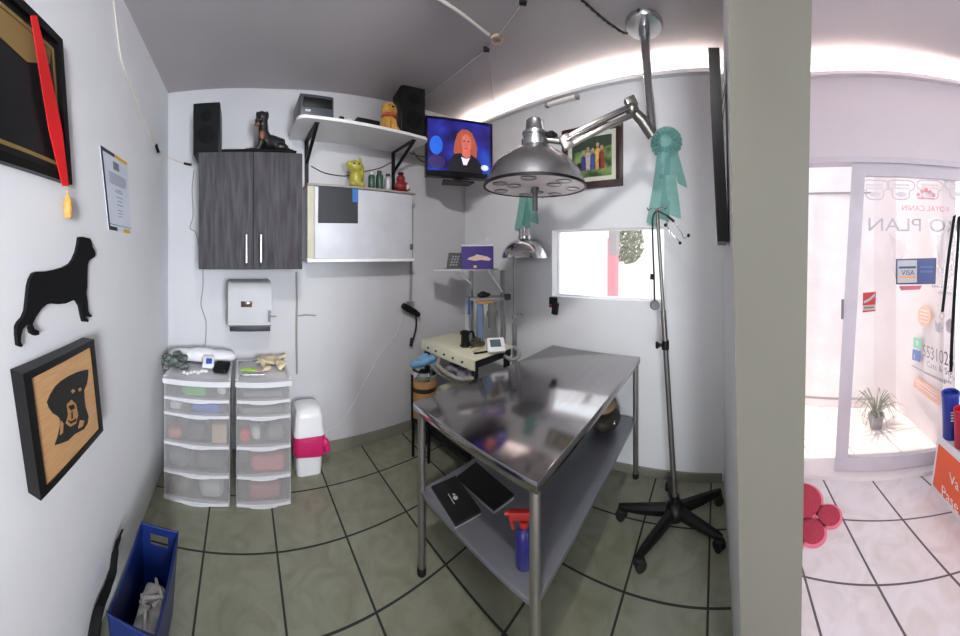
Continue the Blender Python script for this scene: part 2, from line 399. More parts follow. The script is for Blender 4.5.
for i in range(4): mb.prism([L[i], R[i], R[i + 1], L[i + 1]], (.003, 0, 0))
rb = mb.build('ribbon', red_r, t)
mb = MB(); c = LW(67.5, 190, .028); c2 = LW(68, 218, .028)
mb.tube([c, c + (c2 - c) * .2, c + (c2 - c) * .3, c + (c2 - c) * .65, c2], .01, 12, [.003, .004, .011, .014, .012])
mb.build('tassel', mat('gold tassel', (196, 152, 78), .7, var=.2, scale=90), rb)

# 2 poster
pp = [LW(99.5, 145, .0), LW(108.5, 229.5, .0), LW(131, 234, .0), LW(126.5, 162.5, .0)]
t = thing('paper_notice', 'printed white notice with yellow corners pinned on left wall', 'poster', pp[1])
def bil(u, v, d=0): # u to the right, v upwards
    a = pp[1].lerp(pp[2], u); b_ = pp[0].lerp(pp[3], u); return a.lerp(b_, v) + V(d, 0, 0)
def bq(mb, u0, u1, v0, v1, d=.0022): mb.prism([bil(u0, v0, d), bil(u1, v0, d), bil(u1, v1, d), bil(u0, v1, d)], (.0006, 0, 0))
mb = MB(); mb.prism([bil(0, 0), bil(1, 0), bil(1, 1), bil(0, 1)], (.002, 0, 0)); mb.build('sheet', mat('notice paper', (206, 212, 224), .5), t)
yp_ = mat('yellow print', (222, 172, 50), .6)
for e4 in ((.5, 1, .955, 1), (.62, .92, .0, .05)): mb = MB(); bq(mb, *e4); mb.build('yellow_print', yp_, t)
mb = MB(); bq(mb, 0, .06, 0, 1); bq(mb, .06, .48, .955, 1); bq(mb, .06, .34, 0, .05); bq(mb, .06, 1, .075, .082); mb.build('dark_print', mat('dark print', (52, 56, 66), .6), t)
mb = MB(); random.seed(3)
for v, a, b_ in ((.735, .2, .86), (.71, .2, .88), (.685, .2, .88), (.66, .2, .85), (.635, .2, .88), (.61, .2, .8), (.54, .42, .66), (.515, .38, .7), (.45, .42, .68), (.40, .44, .66), (.35, .42, .68), (.28, .44, .64), (.24, .44, .66), (.20, .44, .62)):
    bq(mb, a, b_, v, v + .009)
bq(mb, .40, .62, .80, .90); mb.build('text_lines', mat('grey print', (120, 126, 136), .6), t)

# 3 standing dog silhouette
sil = [(348, 78), (362, 76), (378, 80), (396, 84), (404, 98), (407, 122), (416, 135), (422, 152), (419, 166), (404, 176), (393, 184), (386, 204), (384, 250), (384, 300), (380, 330), (386, 372), (388, 410), (394, 424), (405, 430), (402, 440), (384, 438), (378, 420), (366, 352), (364, 372), (372, 420), (376, 440), (390, 452), (388, 462), (368, 460), (362, 440), (352, 390), (334, 360), (312, 366), (284, 378), (250, 381), (218, 378), (200, 381), (176, 400), (150, 436), (134, 470), (142, 490), (164, 502), (164, 518), (144, 522), (128, 512), (122, 490), (124, 470), (108, 474), (90, 492), (82, 520), (80, 548), (90, 566), (82, 574), (68, 568), (62, 520), (62, 482), (72, 462), (92, 440), (104, 410), (110, 360), (116, 300), (124, 268), (138, 242), (156, 234), (200, 233), (240, 226), (280, 214), (308, 198), (322, 178), (336, 146), (344, 110)]
def sc(p): return (p[0] / 4.54, 220 + p[1] / 4.54)
mb = MB(); mb.prism([LW(*sc(p), .0) for p in sil], (.011, 0, 0))
mb.top('dog_silhouette', black_matt, 'black cut-out silhouette of a standing dog on left wall', 'wall decoration', smooth=20)

# 4 dog portrait in a deep black frame
fo = .042
q = [LW(23, 374, fo), LW(94, 339, fo), LW(103.5, 430.5, fo), LW(41, 501, fo)]  # tl tr br bl of the front face
yl = (q[0].y + q[3].y) / 2
t = thing('framed_dog_portrait', 'dog head portrait on tan wood in deep black frame, low on left wall', 'picture', V(XL, q[3].y, q[3].z))
def fq(u, v, d=0.0):
    a = q[3].lerp(q[2], u); b_ = q[0].lerp(q[1], u); p = a.lerp(b_, v); p.x = XL + fo + d; return p
mb = MB()
for (u0, u1, v0, v1) in ((0, 1, 0, .06), (0, 1, .94, 1), (0, .08, .06, .94), (.93, 1, .06, .94)):
    mb.prism([fq(u0, v0, .0), fq(u1, v0, .0), fq(u1, v1, .0), fq(u0, v1, .0)], (-fo + .001, 0, 0))
mb.build('frame', frame_black, t)
mb = MB(); mb.prism([fq(.06, .05, -.004), fq(.95, .05, -.004), fq(.95, .95, -.004), fq(.06, .95, -.004)], (-.01, 0, 0))
pn = mb.build('wood_panel', mat('tan wood panel', (196, 152, 104), .5, var=.1, scale=5, stretch=(1, 3, 30)), t)
hd = [(165, 255), (176, 228), (195, 198), (215, 180), (240, 164), (270, 150), (292, 143), (311, 140), (310, 165), (306, 190), (296, 212), (297, 240), (300, 268), (312, 305), (308, 330), (296, 350), (265, 366), (240, 390), (215, 400), (193, 406), (204, 372), (212, 335), (210, 312), (200, 302), (186, 294), (172, 275)]
def hp(p, d): return LW(p[0] / 3.533, 330 + p[1] / 3.533, fo + d)
mb = MB(); mb.prism([hp(p, -.0035) for p in hd], (.0015, 0, 0)); hh = mb.build('dog_head', mat('burnt black', (28, 28, 26), .7, var=.3, scale=60), pn)
tan_s = [[(236, 262), (252, 246), (268, 262), (276, 300), (268, 330), (248, 342), (232, 330), (240, 300)], [(250, 216), (258, 208), (266, 216), (256, 224)], [(276, 208), (284, 202), (288, 212), (280, 218)], [(214, 318), (224, 330), (222, 362), (212, 372)], [(282, 318), (298, 320), (292, 340), (276, 348)]]
mb = MB()
for s_ in tan_s: mb.prism([hp(p, -.0018) for p in s_], (.0008, 0, 0))
mb.build('tan_marking', mat('tan marking', (170, 126, 80), .6), hh)
mb = MB()
for s_ in ([(240, 270), (260, 262), (266, 276), (250, 284)], [(236, 318), (254, 322), (270, 310), (268, 322), (250, 332)], [(252, 290), (256, 286), (258, 312), (252, 314)]): mb.prism([hp(p, -.0009) for p in s_], (.0006, 0, 0))
mb.build('nose', MATS['burnt black'], hh)

# 5 black strap by the bin, standing along the wall
P = [(123, 529), (119, 539), (115.5, 552), (113, 572), (106, 592), (99, 610), (94, 636), (92, 650)]
W_ = [.004, .009, .013, .016, .018, .019, .020, .020]
C_ = [LW(x, y, .026) for x, y in P]; C_[-1].z = .006
mb = MB(); s2 = smoothpath(C_, 4)
for i in range(len(s2) - 1):
    k0 = W_[min(i // 4, 7)]; k1 = W_[min((i + 1) // 4, 7)]
    a, b_ = s2[i], s2[i + 1]
    n0 = V(.88, .25, .25).normalized()
    mb.prism([a - n0 * k0, a + n0 * k0, b_ + n0 * k1, b_ - n0 * k1], (0, -.008, .003))
mb.top('strap', black_matt, 'long black curved strap leaning on left wall beside blue bin', 'strap')

# =====================================================================  BLUE BIN
t = thing('storage_bin', 'tall narrow blue plastic bin with a handle hole on the floor', 'bin', V(-.315, .96, 0))
blue = mat('blue plastic', (13, 34, 92), .35, var=.08)
zt, zf = .285, .265
x0, x1, y0_, y1_ = -.392, -.242, .815, 1.125
xb0, xb1, yb0, yb1 = -.372, -.258, .84, 1.10
th_ = .005
def prof(f):  # rim height along the sides: low in front, high at the back
    return zf * (1 - f) + zt * f - .018 * sin(pi * f)
mb = MB(); N = 12
for sx, (xt, xb) in ((1, (x0, xb0)), (-1, (x1, xb1))):
    for i in range(N):
        f0, f1 = i / N, (i + 1) / N
        ya, yb_ = y0_ + (y1_ - y0_) * f0, y0_ + (y1_ - y0_) * f1; yc, yd = yb0 + (yb1 - yb0) * f0, yb0 + (yb1 - yb0) * f1
        mb.prism([V(xb, yc, .003), V(xb, yd, .003), V(xt, yb_, prof(f1)), V(xt, ya, prof(f0))], (th_ * sx, 0, 0))
mb.prism([V(xb0, yb0, .003), V(xb1, yb0, .003), V(x1, y0_, zf), V(x0, y0_, zf)], (0, th_, 0))
# back panel with the handle hole
def bp_(u, z): f = (z - .003) / (zt - .003); return V((xb0 + (x0 - xb0) * f) * (1 - u) + (xb1 + (x1 - xb1) * f) * u, yb1 + (y1_ - yb1) * f, z)
for (u0, u1, a, b_) in ((0, 1, .003, .222), (0, .26, .222, .262), (.74, 1, .222, .262), (0, 1, .262, zt)):
    mb.prism([bp_(u0, a), bp_(u1, a), bp_(u1, b_), bp_(u0, b_)], (0, -th_, 0))
mb.b2((xb0, yb0, .002), (xb1, yb1, .008)); mb.build('bin_body', blue, t)
mb = MB(); rim = [V(x0, y0_ + (y1_ - y0_) * i / 10, prof(i / 10)) for i in range(11)] + [V(x1, y1_ - (y1_ - y0_) * i / 10, prof(1 - i / 10)) for i in range(11)]
mb.tube(rim, .0045, 8, closed=True); mb.build('rim', blue, t)
mb = MB(); random.seed(5)
for i in range(9):
    c = V(-.30 + random.uniform(-.03, .03), .93 + i * .006 + random.uniform(-.05, .05), .16 + random.uniform(-.03, .035)); 
    pts = [c + V(random.uniform(-.03, .03), random.uniform(-.045, .045), random.uniform(-.02, .02)) for _ in range(3)]
    mb.prism([c] + pts, (.004, .003, .004))
    mb.tube([c, pts[0], pts[1]], .006, 6)
mb.b2((-.35, .86, .10), (-.27, 1.06, .15), .02)
o = mb.top('crumpled_paper', mat('crumpled white paper', (196, 194, 190), .8, var=.25, scale=30), 'crumpled white paper lying inside the blue bin', 'paper', smooth=15)

# =====================================================================  BACK WALL
YC = 1.665
wood = mat('grey wood grain', (72, 70, 74), .75, spec=.12, var=.38, scale=5, stretch=(9, 9, .8), bump=.05, bscale=30)
cx0, cx1, cz0, cz1 = -.243, .335, 1.262, 1.913
t = thing('wall_cabinet', 'grey wood grain two-door cabinet hung high on back wall', 'cabinet', V((cx0 + cx1) / 2, (YC + YB) / 2, cz0))
mb = MB(); mb.b2((cx0, YC + .02, cz0), (cx1, YB - .001, cz1), .002); mb.build('cabinet_body', wood, t)
cm = onY(253.5, 200, YC).x
for (a, b_, hx) in ((cx0, cm - .0015, 246.5), (cm + .0015, cx1, 261)):
    mb = MB(); mb.b2((a, YC, cz0), (b_, YC + .018, cz1), .002); d = mb.build('door', wood, t)
    h0, h1 = onY(hx, 263, YC - .03), onY(hx, 234.5, YC - .03)
    mb = MB(); mb.cyl(h0, h1, .006)
    for z in (h0.z + .02, h1.z - .02): mb.cyl(V(h0.x, YC - .03, z), V(h0.x, YC + .001, z), .004)
    mb.build('handle', mat('satin handle', (205, 205, 208), .3, .9), d)
def speaker(name, lo, hi, label, rotz=0):
    c = V((lo[0] + hi[0]) / 2, (lo[1] + hi[1]) / 2, lo[2]); t = thing(name, label, 'speaker', c, rot=(0, 0, rotz), group=None)
    w, d, h = hi[0] - lo[0], hi[1] - lo[1], hi[2] - lo[2]
    MB().box((0, 0, h / 2), (w, d, h), None, .006).build('speaker_box', black_plastic, t, local=True)
    MB().box((0, -d / 2 - .004, h / 2), (w * .9, .012, h * .92), None, .005).build('speaker_grille', mat('speaker cloth', (7, 7, 8), .95, bump=.3, bscale=300), t, local=True)
    mb = MB(); 
    for zz_, rr in ((h * .36, w * .33), (h * .74, w * .2)): mb.lathe([(rr, 0), (rr, .004), (rr * .8, .004), (rr * .3, .002), (0.0001, .003)], (0, -d / 2 - .010, zz_), 24, Matrix.Rotation(pi / 2, 4, 'X'))
    mb.build('speaker_cone', mat('speaker cone', (9, 9, 10), .8, spec=.2), t, local=True)
a, b_ = onY(193, 153, 1.70), onY(220, 103, 1.70)
speaker('speaker', (a.x, 1.705, cz1), (b_.x, 1.88, b_.z + .01), 'black loudspeaker standing on left end of grey wall cabinet')
# black mat under the dog statue
mb = MB(); mb.b2((onY(222, 152, 1.7).x, 1.652, cz1), (cx1 - .035, 1.90, cz1 + .010), .002)
mb.top('shelf_mat', black_matt, 'thin black board lying on top of grey wall cabinet', 'board')
# dog statue, lying with the head raised
t = thing('dog_statue', 'black and tan dog statue lying on top of grey wall cabinet', 'statue', V(.11, 1.76, cz1 + .010))
dk = mat('black dog paint', (24, 22, 22), .4, var=.15); tanp = mat('tan dog paint', (124, 74, 46), .5, var=.15)
B = MB()
def sp_(mb, x, z, dy, r, sq=(1, 1, 1), y=1.745): mb.ball(onY(x, z, y) + V(0, dy, 0), (r * sq[0], r * sq[1], r * sq[2]))
sp_(B, 262, 118, 0, .036, (1, 1, 1.05)); sp_(B, 258, 123, -.03, .020, (1, 1.3, .9)); sp_(B, 257.5, 116, .0, .018, (.6, .8, 1.5)); sp_(B, 267, 115, .005, .018, (.7, .8, 1.4))
B.tube([onY(263, 122, 1.75), onY(263.5, 132, 1.75), onY(266, 143, 1.76)], .03, 14, [.028, .030, .048])
B.tube([onY(263, 143, 1.75), onY(272, 143, 1.78), onY(283, 146, 1.80)], .04, 14, [.042, .046, .040])
for dy in (-.03, .03): B.tube([onY(262, 140, 1.74 + dy), onY(258, 149.3, 1.74 + dy), onY(246, 150.0, 1.72 + dy)], .013, 10, [.018, .013, .012])
B.tube([onY(284, 148, 1.80), onY(290, 150.0, 1.77), onY(294, 150.5, 1.75)], .01, 8, [.014, .008, .005])
B.ball(onY(281, 147.5, 1.765), (.045, .03, .025))
fuse(B.build('statue_body', dk, t), .005, 3)
MB().ball(onY(257.3, 124, 1.706), (.016, .016, .014)).build('tan_muzzle', tanp, t); MB().ball(onY(262, 135, 1.718), (.016, .010, .026)).build('tan_chest', tanp, t)
for dy in (-.03, .03): MB().ball(onY(247, 149.8, 1.718 + dy), (.014, .014, .011)).build('tan_paw', tanp, t)
B = MB(); B.ball(onY(256.6, 122.6, 1.690), (.006, .005, .005)); B.ball(onY(258.2, 119.7, 1.706), .0035); B.ball(onY(262, 119.6, 1.706), .0035); B.build('nose', mat('glossy black', (8, 8, 8), .15), t)

# ---- upper shelf on brackets
t = thing('wall_shelf', 'white shelf with rounded front corners on two black brackets', 'shelf', V(.72, YB, 2.105))
x0, x1, yf = .305, 1.175, 1.640; r_ = .05
out = [V(x0, YB, 2.105), V(x1, YB, 2.105)] + [V(x1 - r_ + r_ * cos(a), yf + r_ - r_ * sin(a), 2.105) for a in [i * pi / 2 / 6 for i in range(7)]] + [V(x0 + r_ - r_ * sin(a), yf + r_ - r_ * cos(a), 2.105) for a in [i * pi / 2 / 6 for i in range(7)]]
MB().prism(out, (0, 0, .018)).build('shelf_board', mat('white laminate', (216, 214, 214), .45), t)
brk = mat('black bracket steel', (22, 21, 22), .45, .4)
for bx in (.425, 1.075):
    mb = MB(); mb.b2((bx - .014, YB - .005, 1.80 if bx < 1 else 1.815), (bx + .014, YB, 2.105)); mb.b2((bx - .014, yf + .04, 2.099), (bx + .014, YB, 2.105))
    mb.prism([V(bx - .011, YB - .003, 1.96), V(bx + .011, YB - .003, 1.96), V(bx + .011, yf + .05, 2.100), V(bx - .011, yf + .05, 2.100)], (0, .006, -.012))
    mb.build('bracket', brk, t)
zs = 2.123
# disc printer / receiver
a, b_ = onY(300, 115, 1.70), onY(334, 115, 1.70)
t = thing('disc_player', 'grey and black desktop machine on left end of upper white shelf', 'electronic device', V((a.x + b_.x) / 2, 1.80, zs))
w = b_.x - a.x; hgt = onY(317, 94.5, 1.70).z - zs; cx = (a.x + b_.x) / 2
MB().b2((a.x, 1.70, zs + .008), (b_.x, 1.93, zs + hgt), .008).build('machine_body', mat('dark grey plastic', (62, 64, 72), .4), t)
MB().b2((a.x + .02, 1.694, zs + hgt * .50), (b_.x - .012, 1.702, zs + hgt * .86), .003).build('front_panel', black_plastic, t)
MB().b2((a.x + .03, 1.693, zs + hgt * .30), (a.x + .062, 1.702, zs + hgt * .38), .002).build('display', mat('pale display', (190, 196, 205), .3), t)
for fx in (a.x + .02, b_.x - .02):
    for fy in (1.72, 1.91): MB().cyl((fx, fy, zs), (fx, fy, zs + .01), .008).build('foot', rubber, t)
# small black things lying on the shelf
mb = MB(); a = onY(341, 116, 1.69); mb.b2((a.x - .012, 1.68, zs), (a.x + .018, 1.72, zs + .036), .004); mb.top('black_adapter', black_plastic, 'small black adapter on upper shelf beside the grey machine', 'adapter')
mb = MB(); a = onY(350, 117, 1.68); mb.ball((a.x, 1.69, zs + .018), (.020, .016, .018)); mb.top('white_cable_reel', mat('pale cap', (190, 190, 195), .4), 'tiny pale round cap on upper shelf beside the black adapter', 'cap')
mb = MB(); a, b_ = onY(357, 118, 1.69), onY(380, 122, 1.69); mb.b2((a.x, 1.685, zs), (b_.x, 1.80, zs + .052), .006)
mb.top('set_top_box', black_plastic, 'flat black box on upper shelf in front of the golden dog', 'electronic device')
# golden toy dog
a = onY(391, 130, 1.70); t = thing('toy_dog', 'golden toy dog with a reddish collar sitting on upper shelf', 'toy', V(a.x, 1.73, zs))
gold_f = mat('golden plush', (196, 146, 66), .8, var=.22, scale=40, bump=.3, bscale=90)
B = MB(); ax = a.x
B.ball((ax, 1.735, zs + .065), (.052, .048, .066)); B.ball((ax - .002, 1.72, zs + .150), (.052, .046, .048)); B.ball((ax - .008, 1.682, zs + .140), (.022, .024, .018))
for s_ in (-1, 1):
    B.ball((ax + s_ * .042, 1.722, zs + .150), (.014, .02, .034)); B.ball((ax + s_ * .032, 1.695, zs + .02), (.022, .034, .020)); B.tube([(ax + s_ * .024, 1.70, zs + .09), (ax + s_ * .024, 1.685, zs + .015)], .016, 10)
B.tube([(ax - .045, 1.75, zs + .03), (ax - .085, 1.74, zs + .04), (ax - .10, 1.735, zs + .06)], .015, 10, [.02, .018, .010])
fuse(B.build('toy_body', gold_f, t), .006, 3)
mb = MB(); mb.tube([V(ax + .045 * cos(i * pi / 8), 1.722 + .042 * sin(i * pi / 8), zs + .112) for i in range(16)], .009, 8, closed=True); mb.build('collar', mat('reddish collar', (186, 84, 60), .6), t)
mb = MB(); mb.ball((ax - .009, 1.657, zs + .147), (.008, .006, .006))
for s_ in (-1, 1): mb.ball((ax - .004 + s_ * .017, 1.681, zs + .163), .005)
mb.build('eyes_and_nose', MATS['glossy black'], t)
# large speaker, turned
a, b_ = onY(401, 135, 1.76), onY(424, 135, 1.76)
speaker('speaker', (a.x + .005, 1.73, zs), (b_.x - .003, 1.90, onY(410, 86, 1.75).z), 'tall black loudspeaker on right end of upper white shelf', rotz=-.18)

# ---- white wall cupboard below it
YF = 1.822; cz0, cz1 = 1.302, 1.772
cx0, cx1 = .398, 1.150
t = thing('wall_cupboard', 'shallow white wall cupboard below the bracketed shelf', 'cabinet', V((cx0 + cx1) / 2, YB, cz0))
wl = mat('white cupboard board', (196, 198, 205), .4)
MB().b2((cx0, YF + .018, cz0), (cx1, YB - .001, cz1)).build('cupboard_body', wl, t)
mb = MB(); mb.b2((cx0 + .045, YF, cz0 + .02), (cx1 - .003, YF + .018, cz1 - .003), .002); dr = mb.build('door', wl, t)
mb = MB(); mb.b2((cx0, YF - .001, cz0 + .02), (cx0 + .043, YF + .018, cz1), .002); mb.build('side_strip', mat('yellowed board', (190, 186, 164), .5), t)
mb = MB(); mb.b2((cx0 - .004, YF - .02, cz0 - .004), (cx1 + .004, YF + .02, cz0 + .018), .002); mb.build('bottom_rail', mat('white rail', (236, 236, 238), .35), t)
mb = MB(); mb.b2((cx0 - .002, YF - .012, cz1), (cx1 + .02, YB - .001, cz1 + .014), .002); mb.build('top_board', mat('worn board edge', (150, 142, 138), .6), t)
mb = MB(); a = onY(411.5, 247, YF); mb.b2((a.x - .012, YF - .012, a.z - .02), (a.x + .008, YF, a.z + .02), .003); mb.build('catch', mat('grey catch', (96, 96, 98), .4, .5), dr)
p = [onY(318.5, 186.5, YF - .002), onY(318, 223, YF - .002), onY(358, 223.5, YF - .002), onY(358, 188, YF - .002)]
t = thing('black_sheet', 'black sheet with blue tab stuck on the white cupboard door', 'paper', p[1])
mb = MB(); mb.prism(p, (0, .0016, 0)); mb.build('sheet', mat('charcoal sheet', (42, 43, 48), .6), t)
p = [onY(352.5, 187, YF - .004), onY(352.5, 202, YF - .004), onY(358.3, 202, YF - .004), onY(358.3, 188.5, YF - .004)]
mb = MB(); mb.prism(p, (0, .0016, 0)); mb.build('blue_tab', mat('blue tab', (58, 108, 180), .6), t)
zq = cz1 + .014
# things on the cupboard
a = onY(356, 183, 1.87); t = thing('yellow_figurine', 'yellow green figurine sitting on the white cupboard', 'figurine', V(a.x, 1.87, zq))
B = MB(); x_ = a.x; o_ = V(x_, 1.87, zq); k_ = 1.28
B.ball((x_, 1.87, zq + .05), (.036, .032, .048)); B.ball((x_ - .012, 1.86, zq + .108), (.040, .034, .034)); B.ball((x_ + .028, 1.87, zq + .085), (.018, .018, .05)); B.tube([(x_ + .02, 1.87, zq + .11), (x_ + .026, 1.87, zq + .165)], .01, 10, [.014, .006])
B.tube([(x_ - .03, 1.855, zq + .11), (x_ - .055, 1.85, zq + .125)], .01, 10, [.016, .010])
for s_ in (-1, 1): B.ball((x_ + s_ * .022, 1.855, zq + .014), (.02, .026, .0145))
B.v = [o_ + (v - o_) * k_ for v in B.v]
fuse(B.build('figurine_body', mat('yellow green glaze', (166, 158, 62), .35, var=.15, scale=25), t), .005, 2)
mb = MB(); 
for s_ in (-1, 1): mb.ball((x_ - .012 + s_ * .013, 1.829, zq + .115), .005)
mb.v = [o_ + (v - o_) * k_ for v in mb.v]; mb.build('eyes', MATS['glossy black'], t)
def jar(x, dy, r, h, m, cap, label, nm='bottle', cat='bottle'):
    a = onY(x, 186, 1.86 + dy); t = thing(nm, label, cat, V(a.x, 1.86 + dy, zq)); r *= 1.15; h *= 1.25
    MB().lathe([(r * .92, 0), (r, .004), (r, h * .70), (r * .8, h * .80), (r * .55, h * .84), (r * .55, h * .86), (0.0001, h * .86)], V(a.x, 1.86 + dy, zq), 20).build('bottle_body', m, t)
    MB().lathe([(r * .62, 0), (r * .62, h * .16), (r * .55, h * .17), (.0001, h * .17)], V(a.x, 1.86 + dy, zq + h * .83), 16).build('cap', cap, t)
green_b = mat('dark green glass', (44, 78, 66), .25); capd = mat('dark cap', (30, 34, 34), .5)
jar(371.5, 0, .020, .095, green_b, mat('light cap', (186, 196, 190), .5), 'small dark green bottle with pale cap next to yellow figurine')
jar(379.5, 0, .023, .105, green_b, capd, 'dark green bottle with dark cap, wider of the two on the white cupboard')
jar(388, .0, .023, .095, mat('pale grey can', (176, 182, 184), .4, .3), capd, 'pale grey can between green bottles and the red figurine', 'can', 'can')
a = onY(402, 189, 1.86); t = thing('red_figurine', 'dark red figurine with white bib at right end of the white cupboard', 'figurine', V(a.x, 1.86, zq))
B = MB(); x_ = a.x - .002; o_ = V(x_, 1.86, zq); k_ = 1.3
B.ball((x_, 1.86, zq + .032), (.045, .034, .034)); B.ball((x_ - .012, 1.85, zq + .072), (.025, .024, .022)); B.ball((x_ - .012, 1.85, zq + .094), (.013, .013, .012)); B.tube([(x_ + .02, 1.86, zq + .04), (x_ + .042, 1.855, zq + .015)], .012, 8)
B.v = [o_ + (v - o_) * k_ for v in B.v]
fuse(B.build('figurine_body', mat('dark red glaze', (128, 30, 34), .3, var=.2), t), .005, 2)
mb = MB(); mb.ball((x_ + .020, 1.836, zq + .030), (.014, .010, .016)); mb.v = [o_ + (v - o_) * k_ for v in mb.v]; mb.build('white_bib', mat('white glaze', (220, 214, 210), .3), t)
mb = MB(); mb.ball((x_ - .012, 1.85, zq + .100), (.018, .018, .009)); mb.v = [o_ + (v - o_) * k_ for v in mb.v]; mb.build('hat', MATS['glossy black'], t)
# small cables between the shelves
mb = MB(); mb.tube(smoothpath([*[onY(x, y, YB - .0034) for x, y in ((311, 166), (325, 173), (345, 176), (362, 172), (380, 168), (392, 162))]]), .0035)
mb.top('cable', cable_black, 'black cable drooping along the wall between shelf and cupboard', 'cable')
mb = MB(); mb.tube(smoothpath([onY(413, 152, YB - .012), onY(420, 160, YB - .012), onY(427, 162, YB - .012), onY(436, 160, YB - .012)]), .004); mb.tube(smoothpath([onY(410, 153, YB - .012), onY(419, 156, YB - .014), onY(430, 157, YB - .012)]), .004)
mb.top('cable', MATS['black cable'], 'black cables on the wall running behind the television', 'cable')

# ---- paper towel dispenser
YD = 1.755; dx0, dx1 = onY(228, 300, YD).x, onY(271.5, 300, YD).x; dz1, dz0 = onY(250, 282, YD).z, onY(250, 333, YD).z
t = thing('towel_dispenser', 'white paper towel dispenser on back wall below grey cabinet', 'dispenser', V((dx0 + dx1) / 2, YB, dz0))
h = dz1 - dz0
pr = [V(dx0, YB - .001, dz0 + .03), V(dx0, YD + .03, dz0 + .03), V(dx0, YD, dz0 + .045), V(dx0, YD, dz1 - .05), V(dx0, YD + .025, dz1 - .012), V(dx0, YD + .06, dz1), V(dx0, YB - .001, dz1)]
mb = MB(); mb.prism(pr, (dx1 - dx0, 0, 0)); mb.build('dispenser_cover', mat('dispenser plastic', (178, 178, 181), .55, spec=.25), t, smooth=50)
mb = MB(); mb.b2((dx0 + .008, YD + .03, dz0), (dx1 - .004, YB - .001, dz0 + .034), .004); mb.build('paper_slot', mat('dark slot', (36, 38, 46), .5), t)
mb = MB(); a = onY(243, 302, YD); b_ = onY(252, 307, YD); mb.b2((a.x - .012, YD - .003, b_.z), (b_.x, YD + .004, a.z + .004), .001); mb.build('level_window', mat('smoked window', (66, 46, 26), .2), t)
mb = MB(); a = onY(270, 316, YD); mb.cyl((a.x - .004, YD + .002, a.z + .025), (a.x - .004, YD - .012, a.z + .025), .010); mb.b2((a.x - .012, YD - .018, a.z - .03), (a.x + .002, YD - .010, a.z + .028), .003); mb.cyl((a.x - .006, YD - .014, a.z), (a.x + .035, YD - .016, a.z + .001), .004)
mb.build('lever', mat('lever grey', (110, 112, 118), .4), t)
# wall cables and pipes
def wallrun(px, Y, r, m, label, name='cable', cat='cable', n=5, fx=None):
    mb = MB(); pts = [onY(x, y, Y) for x, y in px]; mb.tube(smoothpath(pts, n), r); return mb.top(name, m, label, cat)
mb = MB()
mb.tube(smoothpath([onX(113, -8, XL + .006), onX(117, 30, XL + .006), onX(122, 62, XL + .006), onX(133, 92, XL + .006), onX(145, 122, XL + .006), onX(157, 149, XL + .006)]) + smoothpath([onY(165, 155, YB - .008), onY(180, 162, YB - .006), onY(192, 166, YB - .006)]), .0055)
mb.top('cable', cable_white, 'off white cable running down the left wall to the corner', 'cable')
mb = MB(); a = onX(157, 148, XL + .012); mb.tube([a + V(0, -.02, .012), a + V(0, .025, -.014)], .009, 10); mb.top('cable_plug', black_plastic, 'small black plug on left wall cable at the corner', 'plug')
mb = MB(); a = onY(187, 164, YB - .012); mb.tube([a + V(-.02, 0, .006), a + V(.03, 0, -.008)], .008, 10); mb.top('cable_plug', black_plastic, 'small black plug at the wall beside grey cabinet', 'plug')
wallrun([(194, 170), (192, 190), (193, 215), (190, 228), (196, 234), (202, 262), (203, 285), (201, 305), (206, 322), (205, 346)], YB - .0034, .0035, cable_grey, 'thin grey cable hanging down the wall left of the dispenser')
wallrun([(296.5, 272), (297, 300), (296.5, 330), (297, 374)], YB - .0065, .0065, cable_grey, 'thin grey conduit running down the wall right of the dispenser', 'conduit', 'conduit')
wallrun([(297, 316), (306, 315), (316, 315.5)], YB - .004, .004, cable_grey, 'short grey horizontal tube branching right of the dispenser', 'conduit', 'conduit')
wallrun([(412, 206), (411.5, 262), (410.5, 300)], YB - .0098, .010, cable_grey, 'grey conduit on the wall at right end of white cupboard', 'conduit', 'conduit')
t = thing('handheld_scope', 'black handheld instrument hanging on the wall conduit', 'instrument', onY(411, 318, YB - .03))
mb = MB(); mb.tube([onY(403, 305.5, YB - .05), onY(407, 308, YB - .05), onY(414, 312, YB - .05), onY(419, 315, YB - .05)], .018, 14, [.022, .026, .026, .018]); mb.build('instrument_head', black_plastic, t)
mb = MB(); mb.tube(smoothpath([onY(416, 314, YB - .04), onY(416, 328, YB - .03), onY(412, 342, YB - .03)]), .007); mb.tube([onY(412, 338, YB - .03), onY(411, 346, YB - .03)], .013, 10); mb.build('cord', cable_black, t)
mb = MB(); mb.b2((1.19, YB - .035, onY(411, 306, YB).z), (1.24, YB, onY(411, 301, YB).z)); mb.build('wall_clip', grey_metal, t)
wallrun([(404, 300), (398, 330), (380, 355), (366, 380), (350, 410), (338, 424), (326, 432)], YB - .003, .003, mat('dull white cable', (206, 206, 210), .6), 'thin pale cable running slantwise down the back wall')
